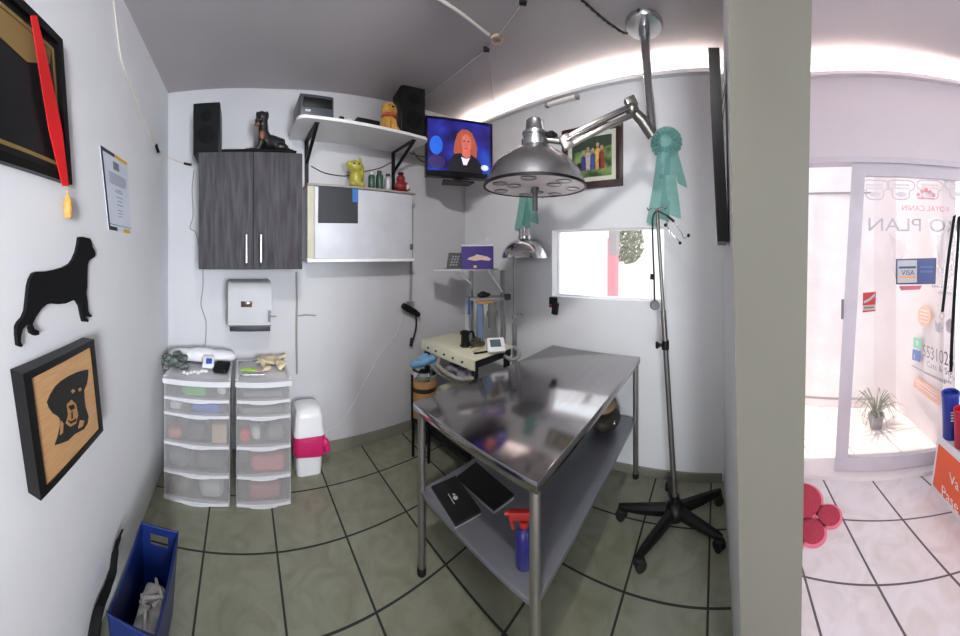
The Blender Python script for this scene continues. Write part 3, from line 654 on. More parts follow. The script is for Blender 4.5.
# =====================================================================  DRAWER CARTS
cart_white = mat('white drawer plastic', (204, 204, 208), .4, var=.02)
clear_d = clear_mat('clear drawer plastic', (190, 188, 188), .27, .3)
def drawer_cart(x0, x1, yf, label):
    t = thing('drawer_cart', label, 'drawer unit', V((x0 + x1) / 2, (yf + YB) / 2, 0), group='plastic drawer units against the back wall')
    yb = YB - .03; zt = .665; cx = (x0 + x1) / 2; w = x1 - x0
    def bow(z0, z1, proud, mb, xa, xb, thick=.02):     # front faces bulge a little
        n = 8; o = []
        for i in range(n + 1):
            u = i / n; o.append(V(xa + (xb - xa) * u, yf - proud - .010 * sin(pi * u), z0))
        o += [V(xb, yf + thick, z0), V(xa, yf + thick, z0)]
        mb.prism(o, (0, 0, z1 - z0))
    mb = MB(); bow(zt - .028, zt, .006, mb, x0 - .004, x1 + .004, .03); mb.b2((x0 - .004, yf + .02, zt - .028), (x1 + .004, yb, zt - .004), .004)
    for (a, b_, c, d) in ((x0 - .004, x0 + .012, yf + .02, yb), (x1 - .012, x1 + .004, yf + .02, yb), (x0, x1, yb - .012, yb)): mb.b2((a, c, zt - .006), (b_, d, zt + .006), .003)
    mb.build('top', cart_white, t)
    mb = MB()
    for xx in (x0, x1 - .008):
        mb.b2((xx, yf + .012, .012), (xx + .008, yb, zt - .028))
    mb.b2((x0, yb - .006, .012), (x1, yb, zt - .028)); mb.b2((x0, yf + .01, .0), (x1, yb, .012))
    mb.build('shell', clear_mat('cloudy shell plastic', (206, 206, 208), .42, .35), t)
    for (a, b_) in ((.563, .634), (.479, .548), (.318, .462), (.162, .302), (.014, .146)):
        mb = MB(); bow(a, b_, 0, mb, x0 + .010, x1 - .010, .004)
        mb.b2((x0 + .012, yf + .004, a), (x1 - .012, yb - .02, a + .004))
        for xx in (x0 + .012, x1 - .016): mb.b2((xx, yf + .004, a + .004), (xx + .004, yb - .02, b_ - .01))
        d = mb.build('drawer', clear_d, t)
        mb = MB(); bow(a - .010, a + .006, .008, mb, x0 + .004, x1 - .004, .01)
        n = 8; o = [V(cx - .07 + .14 * i / n, yf - .017 - .007 * sin(pi * i / n), a - .012) for i in range(n + 1)]; mb.prism(o + [V(cx + .07, yf, a - .012), V(cx - .07, yf, a - .012)], (0, 0, .012))
        mb.build('handle', cart_white, d)
    for z in (.556, .470, .310, .154):
        MB().b2((x0 + .009, yf + .012, z - .006), (x1 - .009, yf + .03, z + .006)).build('frame_bar', cart_white, t)
    return t
L0, L1, R0, R1 = -.432, -.068, -.035, .262
YCF = 1.612
drawer_cart(L0, L1, YCF, 'wider clear five-drawer cart on the left, white bag and striped cloth on top')
drawer_cart(R0, R1, YCF, 'narrower clear five-drawer cart on the right, green-handled tool on top')
# what the drawers hold
def content(name, c, d, col, label, cat, bev=.02, rot=0, rough=.6):
    mb = MB(); mb.box(V(*c) + V(0, 0, d[2] / 2), d, rz(rot), bev, 3)
    rnd = random.Random(hash(label) % 1000 if False else len(label) * 7 + int(c[0] * 1000))
    for v in mb.v: v += V(rnd.uniform(-1, 1), rnd.uniform(-1, 1), rnd.uniform(-.6, .6)) * .004
    return mb.top(name, mat(name + ' ' + str(col), col, rough, var=.12), label, cat)
yi = YCF + .068
content('packet', (-.265, yi, .568), (.13, .10, .048), (70, 170, 70), 'green packet in top drawer of the left cart', 'packet')
content('gauze_roll', (-.115, yi, .568), (.045, .05, .045), (225, 225, 228), 'white roll at right of the green packet in top left drawer', 'roll')
content('instrument_case', (-.385, yi, .568), (.06, .10, .04), (66, 72, 80), 'dark case left of the green packet in top left drawer', 'case')
content('packet', (-.20, yi, .484), (.17, .11, .045), (50, 110, 200), 'blue packet in second drawer of the left cart', 'packet')
content('packet', (-.37, yi, .484), (.07, .09, .04), (200, 204, 208), 'white packet in second drawer of the left cart', 'packet')
content('packet', (-.375, yi, .323), (.08, .10, .05), (190, 120, 104), 'reddish packet low in third drawer of the left cart', 'packet')
content('instrument_bundle', (-.255, yi, .323), (.11, .11, .085), (84, 86, 92), 'grey bundle in middle of the left cart third drawer', 'bundle', .03)
content('box', (-.125, yi, .323), (.08, .11, .10), (188, 166, 140), 'beige box at right of the left cart third drawer', 'box', .008)
content('bag', (-.35, yi, .167), (.12, .12, .10), (120, 122, 130), 'grey bag at left in fourth drawer of the left cart', 'bag', .04)
content('bag', (-.18, yi, .167), (.17, .12, .10), (92, 94, 92), 'darker grey bag at right in fourth drawer of the left cart', 'bag', .04)
content('bag', (-.35, yi, .019), (.12, .12, .09), (118, 108, 94), 'brown bag at left in bottom drawer of the left cart', 'bag', .04)
content('bag', (-.17, yi, .019), (.14, .12, .10), (178, 178, 176), 'white bag at right in bottom drawer of the left cart', 'bag', .04)
content('tool_tray', (.11, yi, .568), (.22, .10, .035), (120, 122, 126), 'grey tray in top drawer of the right cart', 'tray', .01)
content('tool_tray', (.11, yi, .484), (.23, .10, .035), (132, 130, 128), 'grey tray in second drawer of the right cart', 'tray', .01)
content('packet', (.015, yi, .323), (.055, .08, .06), (214, 70, 66), 'small red packet in third drawer of the right cart', 'packet')
content('jar', (.075, yi, .323), (.045, .05, .075), (224, 224, 222), 'white jar beside the red packet in third right drawer', 'jar', .02)
content('bag', (.18, yi, .323), (.11, .11, .09), (136, 138, 132), 'grey bag at right in third drawer of the right cart', 'bag', .04)
content('packet', (.14, yi, .167), (.19, .12, .09), (196, 120, 122), 'pink packet in fourth drawer of the right cart', 'packet', .03)
content('packet', (.12, yi, .019), (.18, .12, .09), (170, 108, 108), 'dull pink packet in bottom drawer of the right cart', 'packet', .03)
# on top of the carts
zc = .672
mb = MB(); rnd = random.Random(2)
for i in range(26):
    a = onZ(172 + rnd.uniform(-10, 12), 367 + rnd.uniform(-3, 4), zc); c = a + V(0, .035, rnd.uniform(.008, .065))
    mb.ball(c, (rnd.uniform(.018, .034), rnd.uniform(.018, .032), rnd.uniform(.010, .020)), 8, rz(rnd.uniform(0, 3)) @ rx(rnd.uniform(-.6, .6)))
cloth = mat('striped cloth', (96, 104, 100), .85, var=.75, scale=26, stretch=(1.6, 1, 3))
mb.top('cloth', cloth, 'crumpled dark green and grey cloth on left drawer cart', 'cloth')
t_ = MB(); a, b_ = onZ(178, 357, zc), onZ(229, 357, zc)
for i, (u, ww, hh) in enumerate(((.15, .10, .078), (.5, .12, .088), (.85, .10, .078), (.5, .17, .06))): t_.ball((a.x + (b_.x - a.x) * u, 1.885, zc + hh * .5), (ww, .05, hh * .5), 18)
fuse(t_.top('white_bag', mat('white bag plastic', (222, 222, 226), .5, bump=.3, bscale=14), 'long white bag lying at the back of left drawer cart', 'bag'), .007, 4)
t = thing('printed_packet', 'white packet with blue print on left drawer cart', 'packet', onZ(208, 366, zc))
p = [onZ(202, 367, zc + .02), onZ(214, 367, zc + .02)]; w = p[1].x - p[0].x; o_ = p[0]
rr = rx(.7)
MB().box(o_ + V(w / 2, .03, .018), (w, .075, .016), rr, .006).build('packet_body', mat('white film', (218, 222, 230), .35), t)
MB().box(o_ + V(w * .55, .026, .027), (w * .5, .034, .004), rr, .001).build('blue_print', mat('blue print', (48, 84, 160), .5), t)
mb = MB(); a = onZ(222, 371, zc); mb.box(a + V(-.002, .015, .018), (.085, .115, .030), rz(-.15) @ rx(.08), .01); mb.top('pouch', black_matt, 'black pouch at right front of left drawer cart', 'pouch')
mb = MB(); rnd = random.Random(11)
for i in range(7):
    a = onZ(184 + i * 3.6, 374 + rnd.uniform(-2, 1), zc); mb.ball(a + V(0, 0, .008), (.016, .012, .009), 10, rz(rnd.uniform(0, 3)))
mb.top('gauze_swabs', mat('gauze', (226, 226, 226), .9), 'white crumpled gauze at the front of left drawer cart', 'gauze')
# right cart: green handled tool, gloves, metal tools
t = thing('green_forceps', 'tool with bright green handle lying on right drawer cart', 'tool', onZ(254, 370, zc))
a, b_, c = onZ(241, 369, zc + .014), onZ(256, 370.5, zc + .016), onZ(268, 370.5, zc + .014)
mb = MB(); mb.tube([a, a.lerp(b_, .4), b_], .007, 10, [.003, .008, .007]); mb.tube([a + V(0, -.012, 0), b_ + V(.004, -.006, 0)], .005, 8); mb.build('handle', mat('lime handle', (150, 200, 50), .4), t)
mb = MB(); mb.tube([b_ + V(.014 * cos(i * pi / 6) + .02, .014 * sin(i * pi / 6), 0) for i in range(12)], .004, 8, closed=True); mb.tube([b_, c + V(.01, .004, 0)], .003); mb.build('finger_ring', mat('pinkish plastic', (190, 150, 150), .4), t)
mb = MB(); rnd = random.Random(4)
for i in range(22):
    a = onZ(272 + rnd.uniform(-10, 11), 366 + rnd.uniform(-7, 6), zc); an = rnd.uniform(0, 6.3); l = rnd.uniform(.022, .045)
    mb.ball(a + V(0, 0, rnd.uniform(.008, .026)), (l, l * rnd.uniform(.35, .7), rnd.uniform(.007, .013)), 12, rz(an) @ ry(rnd.uniform(-.5, .5)))
    if i % 3 == 0: mb.tube(smoothpath([a + V(0, 0, .014), a + V(cos(an), sin(an), 0) * l * 1.1 + V(0, 0, .022), a + V(cos(an + .5), sin(an + .5), 0) * l * 1.8 + V(0, 0, .010)], 4), .0075, 8)
fuse(mb.top('latex_gloves', mat('latex', (214, 200, 168), .6, var=.10), 'heap of cream latex gloves on right drawer cart', 'gloves'), .0045, 2)
for (x, y, x2, y2, lb) in ((241, 362, 262, 360, 'thin steel tool lying at the back of right drawer cart'), (243, 375, 264, 374.5, 'thin steel tool lying at the front of right drawer cart')):
    a, b_ = onZ(x, y, zc + .006), onZ(x2, y2, zc + .006); mb = MB(); mb.tube([a, b_], .0045, 8)
    for s_ in (-1, 1): mb.tube([a + V(-.008 + .008 * cos(i * pi / 5), s_ * .008 + .008 * sin(i * pi / 5), 0) for i in range(10)], .0022, 6, closed=True)
    mb.top('steel_tool', steel, lb, 'tool')

# =====================================================================  WASTE BIN with pink bag
bc = V(.405, 1.868, 0)
t = thing('waste_bin', 'white waste bin with domed lid and pink bag beside the right drawer cart', 'waste bin', bc)
def rr_(hx, hy, z, r=.03, n=5):
    o = []
    for (sx, sy, a0) in ((1, 1, 0), (-1, 1, pi / 2), (-1, -1, pi), (1, -1, 1.5 * pi)):
        for i in range(n + 1):
            a = a0 + i * pi / 2 / n; o.append(bc + V(sx * (hx - r) + r * cos(a), sy * (hy - r) + r * sin(a), z))
    return o
def loft(mb, rings):
    n = len(rings[0]); vs = [p for r in rings for p in r]; fs = []
    for i in range(len(rings) - 1):
        for k in range(n): fs.append((i * n + k, i * n + (k + 1) % n, (i + 1) * n + (k + 1) % n, (i + 1) * n + k))
    fs.append(tuple(range(n))[::-1]); fs.append(tuple((len(rings) - 1) * n + k for k in range(n))); return mb.add(vs, fs)
loft(MB(), [rr_(.078, .076, 0), rr_(.09, .088, .25)]).build('bin_body', white_plastic, t)
mb = MB(); rg = []
rnd = random.Random(8)
for (hx, hy, z, j) in ((.094, .090, .118, .010), (.098, .094, .15, .006), (.100, .096, .20, .006), (.096, .092, .244, .002)):
    q = rr_(hx, hy, z); rg.append([p + V(rnd.uniform(-j, j), rnd.uniform(-j, j), rnd.uniform(-j, j) * 1.3) for p in q])
loft(mb, rg); mb.build('bin_bag', mat('pink bag film', (204, 34, 104), .4, var=.15, bump=.4, bscale=40), t)
mb = MB(); a = bc + V(.097, -.085, .19); mb.ball(a, (.025, .02, .03)); mb.ball(a + V(.012, 0, -.035), (.02, .015, .03)); mb.build('bag_knot', MATS['pink bag film'], t)
loft(MB(), [rr_(.098, .094, .243), rr_(.098, .094, .258), rr_(.092, .088, .275), rr_(.088, .084, .35), rr_(.078, .072, .392, .03), rr_(.055, .05, .408, .03)]).build('lid', white_plastic, t)

# =====================================================================  TELEVISION
tl, tr_, br, bl = atR(426, 116.5, 2.08), atR(494, 124, 2.22), atR(490.5, 182, 2.215), atR(425.5, 174, 2.075)
tu = ((tr_ - tl) + (br - bl)); tw = tu.length / 2; tu.z = 0; tu.normalize(); tn = V(tu.y, -tu.x, 0)
tc = (tl + tr_ + br + bl) / 4; th_tv = ((tl - bl).length + (tr_ - br).length) / 2
t = thing('television', 'small black television showing a long-haired person, mounted in the corner', 'television', tc - V(0, 0, th_tv / 2))
def tq(u, v, d): return tc + tu * (u * tw / 2) + UZ * (v * th_tv / 2) + tn * d
def tbox(mb, u0, u1, v0, v1, d0, d1): return mb.prism([tq(u0, v0, d0), tq(u1, v0, d0), tq(u1, v1, d0), tq(u0, v1, d0)], tn * (d1 - d0))
gloss_b = mat('gloss black', (10, 10, 12), .12)
mb = MB(); tbox(mb, -1, 1, -1, 1, -.045, -.012); tbox(mb, -.7, .7, -.7, .7, -.075, -.045); mb.build('housing', black_plastic, t)
mb = MB(); tbox(mb, -1, 1, -1, -.80, -.012, .004); tbox(mb, -1, 1, .93, 1, -.012, .004); tbox(mb, -1, -.95, -.80, .93, -.012, .004); tbox(mb, .95, 1, -.80, .93, -.012, .004); mb.build('bezel', gloss_b, t)
sm = bpy.data.materials.new('screen'); sm.use_nodes = True; n = sm.node_tree.nodes; l = sm.node_tree.links; b = n['Principled BSDF']
tc_ = n.new('ShaderNodeTexCoord'); nz = n.new('ShaderNodeTexNoise'); nz.inputs['Scale'].default_value = 5; nz.inputs['Detail'].default_value = 2; l.new(tc_.outputs['Object'], nz.inputs['Vector'])
rp = n.new('ShaderNodeValToRGB'); e = rp.color_ramp.elements; e[0].position = .34; e[0].color = (.010, .004, .06, 1); e[1].position = .72; e[1].color = (.01, .12, .75, 1)
k = e.new(.52); k.color = (.02, .02, .30, 1); l.new(nz.outputs['Fac'], rp.inputs['Fac']); l.new(rp.outputs['Color'], b.inputs['Emission Color']); b.inputs['Emission Strength'].default_value = .5
b.inputs['Base Color'].default_value = (.01, .01, .02, 1); b.inputs['Roughness'].default_value = .2
mb = MB(); tbox(mb, -.95, .95, -.80, .93, -.012, -.002); sc_ = mb.build('screen', sm, t)
def em(name, c, s=.36): return mat(name, c, .4, var=.10, scale=30, emit=s)
def tpoly(name, pts, d, m): mb = MB(); mb.prism([tq(u, v, d) for u, v in pts], tn * .0006); return mb.build(name, m, sc_)
def ell(cu, cv, ru, rv, n=20): return [(cu + ru * cos(2 * pi * i / n), cv + rv * sin(2 * pi * i / n)) for i in range(n)]
tpoly('blue_glow', ell(-.70, .05, .19, .32), -.0018, em('screen blue glow', (20, 88, 196)))
tpoly('purple_glow', ell(-.68, -.5, .24, .22), -.0018, em('screen purple', (36, 18, 84)))
tpoly('hair', [(-.13, -.35), (-.20, -.1), (-.16, .2), (-.08, .5), (.05, .66), (.22, .68), (.36, .58), (.46, .34), (.52, .05), (.50, -.25), (.40, -.42), (.1, -.45)], -.0012, em('screen hair', (156, 76, 50)))
tpoly('jacket', [(-.36, -.80), (-.30, -.45), (-.18, -.20), (-.02, -.16), (.32, -.16), (.52, -.30), (.66, -.52), (.70, -.80)], -.0009, em('screen jacket', (8, 9, 20)))
tpoly('face', ell(.19, .20, .15, .32), -.0004, em('screen skin', (190, 100, 88)))
tpoly('neck', [(.08, -.02), (.30, -.02), (.32, -.22), (.2, -.34), (.06, -.22)], -.0004, em('screen skin', (190, 100, 88)))
tpoly('shirt', [(.03, -.28), (.2, -.34), (.30, -.28), (.2, -.55), (.1, -.55)], .0, em('screen white', (220, 210, 236)))
for u in (.12, .26): tpoly('eye', ell(u, .27, .045, .022, 10), .0, em('screen dark', (80, 34, 40)))
tpoly('mouth', ell(.19, .02, .055, .022, 10), .0, em('screen lips', (170, 40, 56)))
tpoly('nose', [(.17, .19), (.21, .19), (.20, .10), (.17, .10)], .0, em('screen nose', (180, 90, 76)))
tpoly('channel_mark', ell(.76, -.58, .12, .10), .0, em('screen mark', (206, 206, 232)))
mb = MB(); f0 = tc - UZ * (th_tv / 2 + .035)
mb.prism([f0 + tu * a + tn * d for a, d in ((-.13, .02), (.10, .02), (.09, -.10), (-.11, -.10))], (0, 0, .012)); mb.prism([tq(-.14, -1.0, -.04), tq(.1, -1.0, -.04), tq(.08, -1.0, -.02), tq(-.12, -1.0, -.02)], (0, 0, -.03))
mb.build('foot_plate', black_plastic, t)
mb = MB(); mb.cyl(tq(0, 0, -.07), V(XR - .02, YB - .02, tc.z), .02); mb.box(V(XR - .05, YB - .05, tc.z), (.02, .14, .14), rz(-pi / 4), .003); mb.build('wall_mount', brk, t)

# =====================================================================  EXAMINATION TABLE
TX0, TX1, TY0, TY1, TZ = .682, 1.782, .462, 1.078, .722
t = thing('examination_table', 'stainless steel examination table with a lower shelf against right wall', 'table', V((TX0 + TX1) / 2, (TY0 + TY1) / 2, 0))
tsteel = mat('table steel', (172, 168, 168), .13, 1.0, var=.05, scale=3, stretch=(1, 12, 12), bump=.015, bscale=3)
mb = MB(); mb.b2((TX0, TY0, TZ - .038), (TX1, TY1, TZ), .004); mb.build('tabletop', tsteel, t)
shelf_m = mat('shelf sheet steel', (150, 152, 160), .42, .75, var=.06)
SZ = .355
mb = MB(); mb.b2((TX0 + .02, TY0 + .02, SZ - .02), (TX1 - .02, TY1 - .02, SZ), .003); mb.build('lower_shelf', shelf_m, t)
for (x, y) in ((TX0 + .022, TY0 + .022), (TX0 + .03, TY1 - .022), (TX1 - .025, TY0 + .022), (TX1 - .025, TY1 - .022)):
    mb = MB(); mb.cyl((x, y, .02), (x, y, TZ - .038), .0165); lg = mb.build('leg', mat('leg tube steel', (158, 156, 152), .3, .9), t)
    mb = MB(); mb.cyl((x, y, 0), (x, y, .028), .019); mb.build('foot', rubber, lg)
# on the lower shelf
def on_shelf(x, y): return onZ(x, y, SZ)
def flatbox(name, px, h, m, label, cat):
    q = [onZ(x, y, SZ + h) for x, y in px]; t = thing(name, label, cat, V(sum(p.x for p in q) / 4, sum(p.y for p in q) / 4, SZ))
    b0 = [V(p.x, p.y, SZ) for p in q]
    mb = MB(); mb.prism([V(p.x, p.y, SZ + .001) for p in q], (0, 0, h - .012)); mb.build('base', mat('pale casing', (170, 172, 176), .4), t)
    mb = MB(); mb.prism([V(p.x, p.y, SZ + h - .011) for p in q], (0, 0, .011)); d = mb.build('cover', m, t); return t, d, q
blk = mat('black folder cover', (13, 13, 15), .45, var=.2)
t1, d1, q = flatbox('black_folder', [(431.5, 486), (456, 475.5), (481, 510), (455.5, 524)], .018, blk, 'black case with small white emblem on table lower shelf, left of the pair', 'case')
c = (q[0] + q[1] + q[2] + q[3]) / 4 + V(0, 0, .0005); u = (q[2] - q[1]).normalized(); v = UZ.cross(u)
mb = MB(); wm = mat('white emblem', (196, 198, 204), .5)
mb.prism([c + u * (.010 * cos(i * pi / 8)) + v * (.010 * sin(i * pi / 8)) for i in range(16)], (0, 0, .0006)); mb.prism([c + u * -.022 + v * .004, c + u * -.014 + v * .009, c + u * -.012 + v * .0, c + u * -.020 + v * -.004], (0, 0, .0006)); mb.prism([c - u * .030 - v * .016, c + u * .026 - v * .016, c + u * .026 - v * .019, c - u * .030 - v * .019], (0, 0, .0006))
mb.build('emblem', wm, d1)
flatbox('black_folder', [(457.5, 476), (476, 461.5), (514, 494), (494, 508.5)], .022, blk, 'plain black case on table lower shelf, right of the one with emblem', 'case')
# bag at the far end
a = V(1.60, .62, SZ); t = thing('brown_bag', 'dark brown bag with tan top at far end of table lower shelf', 'bag', a)
B = MB(); B.ball(a + V(0, 0, .06), (.11, .085, .06)); B.ball(a + V(.03, .02, .07), (.09, .07, .055)); fuse(B.build('bag_body', mat('dark brown leather', (44, 34, 30), .6, var=.2), t), .008, 3)
B = MB(); B.ball(a + V(.02, .01, .125), (.095, .065, .035)); B.build('tan_top', mat('tan canvas', (150, 128, 98), .8), t)
mb = MB(); mb.box(a + V(-.06, -.075, .08), (.03, .012, .012), rz(.4), .003); mb.build('buckle', chrome, t)
# spray bottle
a = on_shelf(522, 577); a = V(a.x + .034, a.y + .018, SZ); t = thing('spray_bottle', 'blue spray bottle with red trigger on table lower shelf by the near leg', 'spray bottle', a)
MB().lathe([(.024, 0), (.027, .004), (.027, .09), (.020, .112), (.011, .120), (.011, .128), (.0001, .128)], a, 20).build('bottle_body', mat('violet blue bottle', (38, 32, 110), .35), t)
hd_ = V(-.6, .8, 0).normalized()
mb = MB(); mb.cyl(a + V(0, 0, .124), a + V(0, 0, .142), .015); mb.box(a + V(0, 0, .158) + hd_ * .014, (.070, .022, .028), rz(atan2(hd_.y, hd_.x)), .006); mb.tube([a + V(0, 0, .150) + hd_ * .035, a + V(0, 0, .135) + hd_ * .040, a + V(0, 0, .115) + hd_ * .034], .005); mb.tube([a + V(0, 0, .162) + hd_ * .04, a + V(0, 0, .162) + hd_ * .062], .006)
mb.build('trigger_head', mat('red trigger', (170, 36, 34), .45), t)

# =====================================================================  ANAESTHESIA CART in the corner
CX0, CX1, CY0, CY1, CZ = 1.20, 1.56, 1.245, 1.79, .742
t = thing('anaesthesia_cart', 'cream topped anaesthesia cart with a tall post frame in the corner', 'medical cart', V(1.38, 1.52, 0))
cream = mat('cream enamel', (214, 210, 186), .4, var=.04)
mb = MB(); mb.b2((CX0, CY0, CZ - .014), (CX1, CY1, CZ), .005); mb.b2((CX0, CY0, CZ - .068), (CX0 + .010, CY1, CZ - .01), .003)
mb.build('cart_top', cream, t)
for i in range(5): MB().cyl((CX0 - .006, CY0 + .10 + i * .088, CZ - .038), (CX0 + .002, CY0 + .10 + i * .088, CZ - .038), .007).build('knob', black_plastic, t)
dkf = mat('dark cart frame', (34, 35, 38), .5, .4)
mb = MB(); mb.b2((CX0 + .02, CY0 + .015, .12), (CX0 + .05, CY0 + .045, CZ - .014)); mb.b2((CX1 - .05, CY0 + .015, .12), (CX1 - .02, CY0 + .045, CZ - .014)); mb.b2((CX0 + .02, CY1 - .045, .12), (CX0 + .05, CY1 - .015, CZ - .014)); mb.b2((CX1 - .05, CY1 - .045, .12), (CX1 - .02, CY1 - .015, CZ - .014))
mb.b2((CX0 + .012, CY0 + .012, CZ - .06), (CX1 - .012, CY1 - .012, CZ - .014)); mb.b2((CX0 + .02, CY0 + .02, .10), (CX1 - .02, CY1 - .02, .125))
mb.build('frame', dkf, t)
mb = MB(); mb.b2((CX0 + .02, CY0 + .02, .36), (CX1 - .02, CY1 - .02, .378)); mb.build('middle_shelf', cream, t)
for (x, y) in ((CX0 + .04, CY0 + .04), (CX1 - .04, CY0 + .04), (CX0 + .02, CY1 - .02), (CX1 - .04, CY1 - .04)):
    mb = MB(); mb.cyl((x - .012, y, .045), (x + .012, y, .045), .045, seg=22); mb.cyl((x, y, .05), (x, y, .10), .012); cs = mb.build('caster', rubber, t)
    mb = MB(); mb.cyl((x - .015, y, .045), (x + .015, y, .045), .018); mb.build('hub', grey_metal, cs)
p1 = atR(471, 320, 2.12); p2 = atR(502.5, 320, 2.14)     # the two posts
ztop = 1.246
pole = mat('satin aluminium', (164, 166, 170), .35, .8)
for p in (p1, p2):
    mb = MB(); mb.b2((p.x - .011, p.y - .011, CZ), (p.x + .011, p.y + .011, ztop - .012 if p is p2 else ztop)); mb.build('post', pole, t)
s0, s1 = atR(434, 268, 2.06), atR(498, 270, 2.12)
du = (s1 - s0); du.z = 0; ln = du.length; du.normalize(); dn = V(-du.y, du.x, 0)
mb = MB(); q = [s0 - dn * .02, s1 - dn * .02, s1 + dn * .16, s0 + dn * .16]; mb.prism([V(a.x, a.y, ztop - .012) for a in q], (0, 0, .012)); mb.build('top_shelf', mat('shelf aluminium', (186, 188, 190), .35, .7), t)
mb = MB()
MB().tube([atR(456, 271, 2.06), atR(471, 284, 2.10)], .009, 8).build('brace', MATS['shelf aluminium'], t); MB().tube([atR(488, 271, 2.09), atR(502, 292, 2.12)], .010, 8).build('brace', MATS['shelf aluminium'], t)
zs2 = 1.341 - 42 / 302 * 2.1
mb = MB(); a, b_ = atR(468, 292, 2.07), atR(504, 293, 2.10); dd = (b_ - a); dd.z = 0; dd.normalize(); nn = V(-dd.y, dd.x, 0)
mb.prism([V(k.x, k.y, zs2 - .014) for k in (a - nn * .02, b_ - nn * .02, b_ + nn * .10, a + nn * .10)], (0, 0, .014)); mb.build('instrument_bracket', grey_metal, t)
mb = MB(); a = atR(486.5, 297, 2.04); mb.b2((a.x - .055, a.y - .03, zs2 - .032), (a.x + .045, a.y + .05, zs2 - .014), .004); mb.build('wood_block', mat('ochre block', (176, 140, 84), .6), t)
mb = MB(); a = atR(480, 310, 2.03); mb.cyl(V(a.x, a.y, CZ + .03), V(a.x, a.y, zs2 - .03), .024); mb.build('flow_tube', mat('blue grey tube', (104, 122, 150), .3), t)
mb = MB(); a = atR(469, 300, 2.05); mb.cyl(V(a.x, a.y, zs2 - .11), V(a.x, a.y, zs2 + .0), .008); mb.build('blue_hose', mat('blue hose', (50, 84, 160), .5), t)
mb = MB(); a = atR(492, 310, 2.06); mb.cyl(V(a.x, a.y, zs2 - .20), V(a.x, a.y, zs2 - .032), .028); mb.cyl(V(a.x, a.y, zs2 - .12), V(a.x, a.y, zs2 - .09), .036); mb.build('vaporiser', mat('smoky cylinder', (120, 122, 118), .35, .4), t)
mb = MB(); a = atR(477, 338, 2.02); mb.lathe([(.055, 0), (.055, .018), (.03, .024), (.03, .05), (.0001, .05)], V(a.x, a.y, CZ), 24); mb.build('absorber_base', mat('bronze base', (92, 88, 76), .4, .5), t)
mb = MB(); a = atR(505, 297, 2.09); mb.cyl(a, a + V(.03, -.02, 0), .022); mb.build('gauge', mat('teal dark gauge', (52, 66, 70), .4), t)
hose = mat('ribbed grey hose', (140, 138, 130), .5, var=.3, scale=60)
for hp_ in ([(.02, .34, -.075), (-.035, .30, -.10), (-.05, .20, -.115), (-.03, .10, -.13), (.03, .03, -.12)], [(.03, .42, -.075), (-.02, .40, -.12), (-.03, .28, -.15), (.0, .16, -.17), (.05, .08, -.16)]):
    MB().tube(smoothpath([V(CX0 + a, CY0 + b, CZ + c) for a, b, c in hp_]), .013, 10).build('breathing_hose', hose, t)
mb = MB(); rnd = random.Random(9)
for i in range(7): mb.ball(V(CX0 + .03 + rnd.uniform(-.02, .06), CY0 + .06 + i * .035, CZ - .10 - rnd.uniform(0, .05)), (.03, .028, .024), 10)
fuse(mb.build('breathing_bag', mat('grey lilac bag', (120, 116, 128), .6, var=.3, scale=20), t), .008, 3)
mb = MB(); mb.tube(smoothpath([V(CX1 - .1, CY0 - .0, CZ - .04), V(CX1 - .05, CY0 - .04, CZ - .07), V(CX1 + .03, CY0 - .03, CZ - .05), V(CX1 + .04, CY0 + .03, CZ - .02)]), .012, 10); mb.build('clear_hose', mat('grey hose', (150, 150, 148), .4), t)
# things on the cart
a = atR(465, 345, 1.98); t = thing('black_vaporiser', 'black cup shaped device with handle standing on the cream cart', 'device', V(a.x, a.y, CZ))
mb = MB(); mb.lathe([(.030, 0), (.034, .006), (.027, .02), (.026, .075), (.033, .085), (.033, .098), (.020, .105), (.0001, .105)], V(a.x, a.y, CZ), 24); mb.build('device_body', black_plastic, t)
mb = MB(); mb.tube(smoothpath([V(a.x + .025, a.y, CZ + .09), V(a.x + .062, a.y - .01, CZ + .085), V(a.x + .064, a.y - .01, CZ + .02), V(a.x + .028, a.y, CZ + .015)]), .008); mb.build('handle', black_plastic, t)
a = atR(496, 347, 1.86); t = thing('digital_monitor', 'small white meter with grey display standing on the cream cart', 'meter', V(a.x, a.y, CZ))
ru = V(.80, -.60, 0); rn = V(-.60, -.80, 0)
rot = Matrix((ru, -rn, UZ)).transposed() @ rx(.80)
MB().box(V(a.x, a.y, CZ + .044), (.112, .095, .026), rot, .008).build('meter_body', white_plastic, t)
MB().box(V(a.x, a.y, CZ + .044) + rot @ V(-.004, .008, .0135), (.066, .050, .002), rot, .0005).build('display', mat('lcd', (84, 100, 108), .2), t)
mb = MB(); mb.prism([V(a.x, a.y, CZ) + ru * u + rn * v for u, v in ((-.05, .02), (.05, .02), (.05, -.045), (-.05, -.045))], (0, 0, .010)); mb.build('stand', white_plastic, t)
for (xa, ya, xb_, yb_, r_, m, lb) in ((470, 348, 480, 345, .0035, mat('brown pen', (70, 56, 40), .5), 'thin brown pen lying on the cream cart'), (474, 353.5, 491, 351, .006, black_plastic, 'thick black pen lying at the front of the cream cart'), (473, 351.5, 484, 347, .003, mat('yellow pen', (176, 160, 90), .5), 'thin yellowish pen lying between the two dark pens')):
    a, b_ = onZ(xa, ya, CZ + r_), onZ(xb_, yb_, CZ + r_); mb = MB(); mb.tube([a, b_], r_, 10); mb.top('pen', m, lb, 'pen')
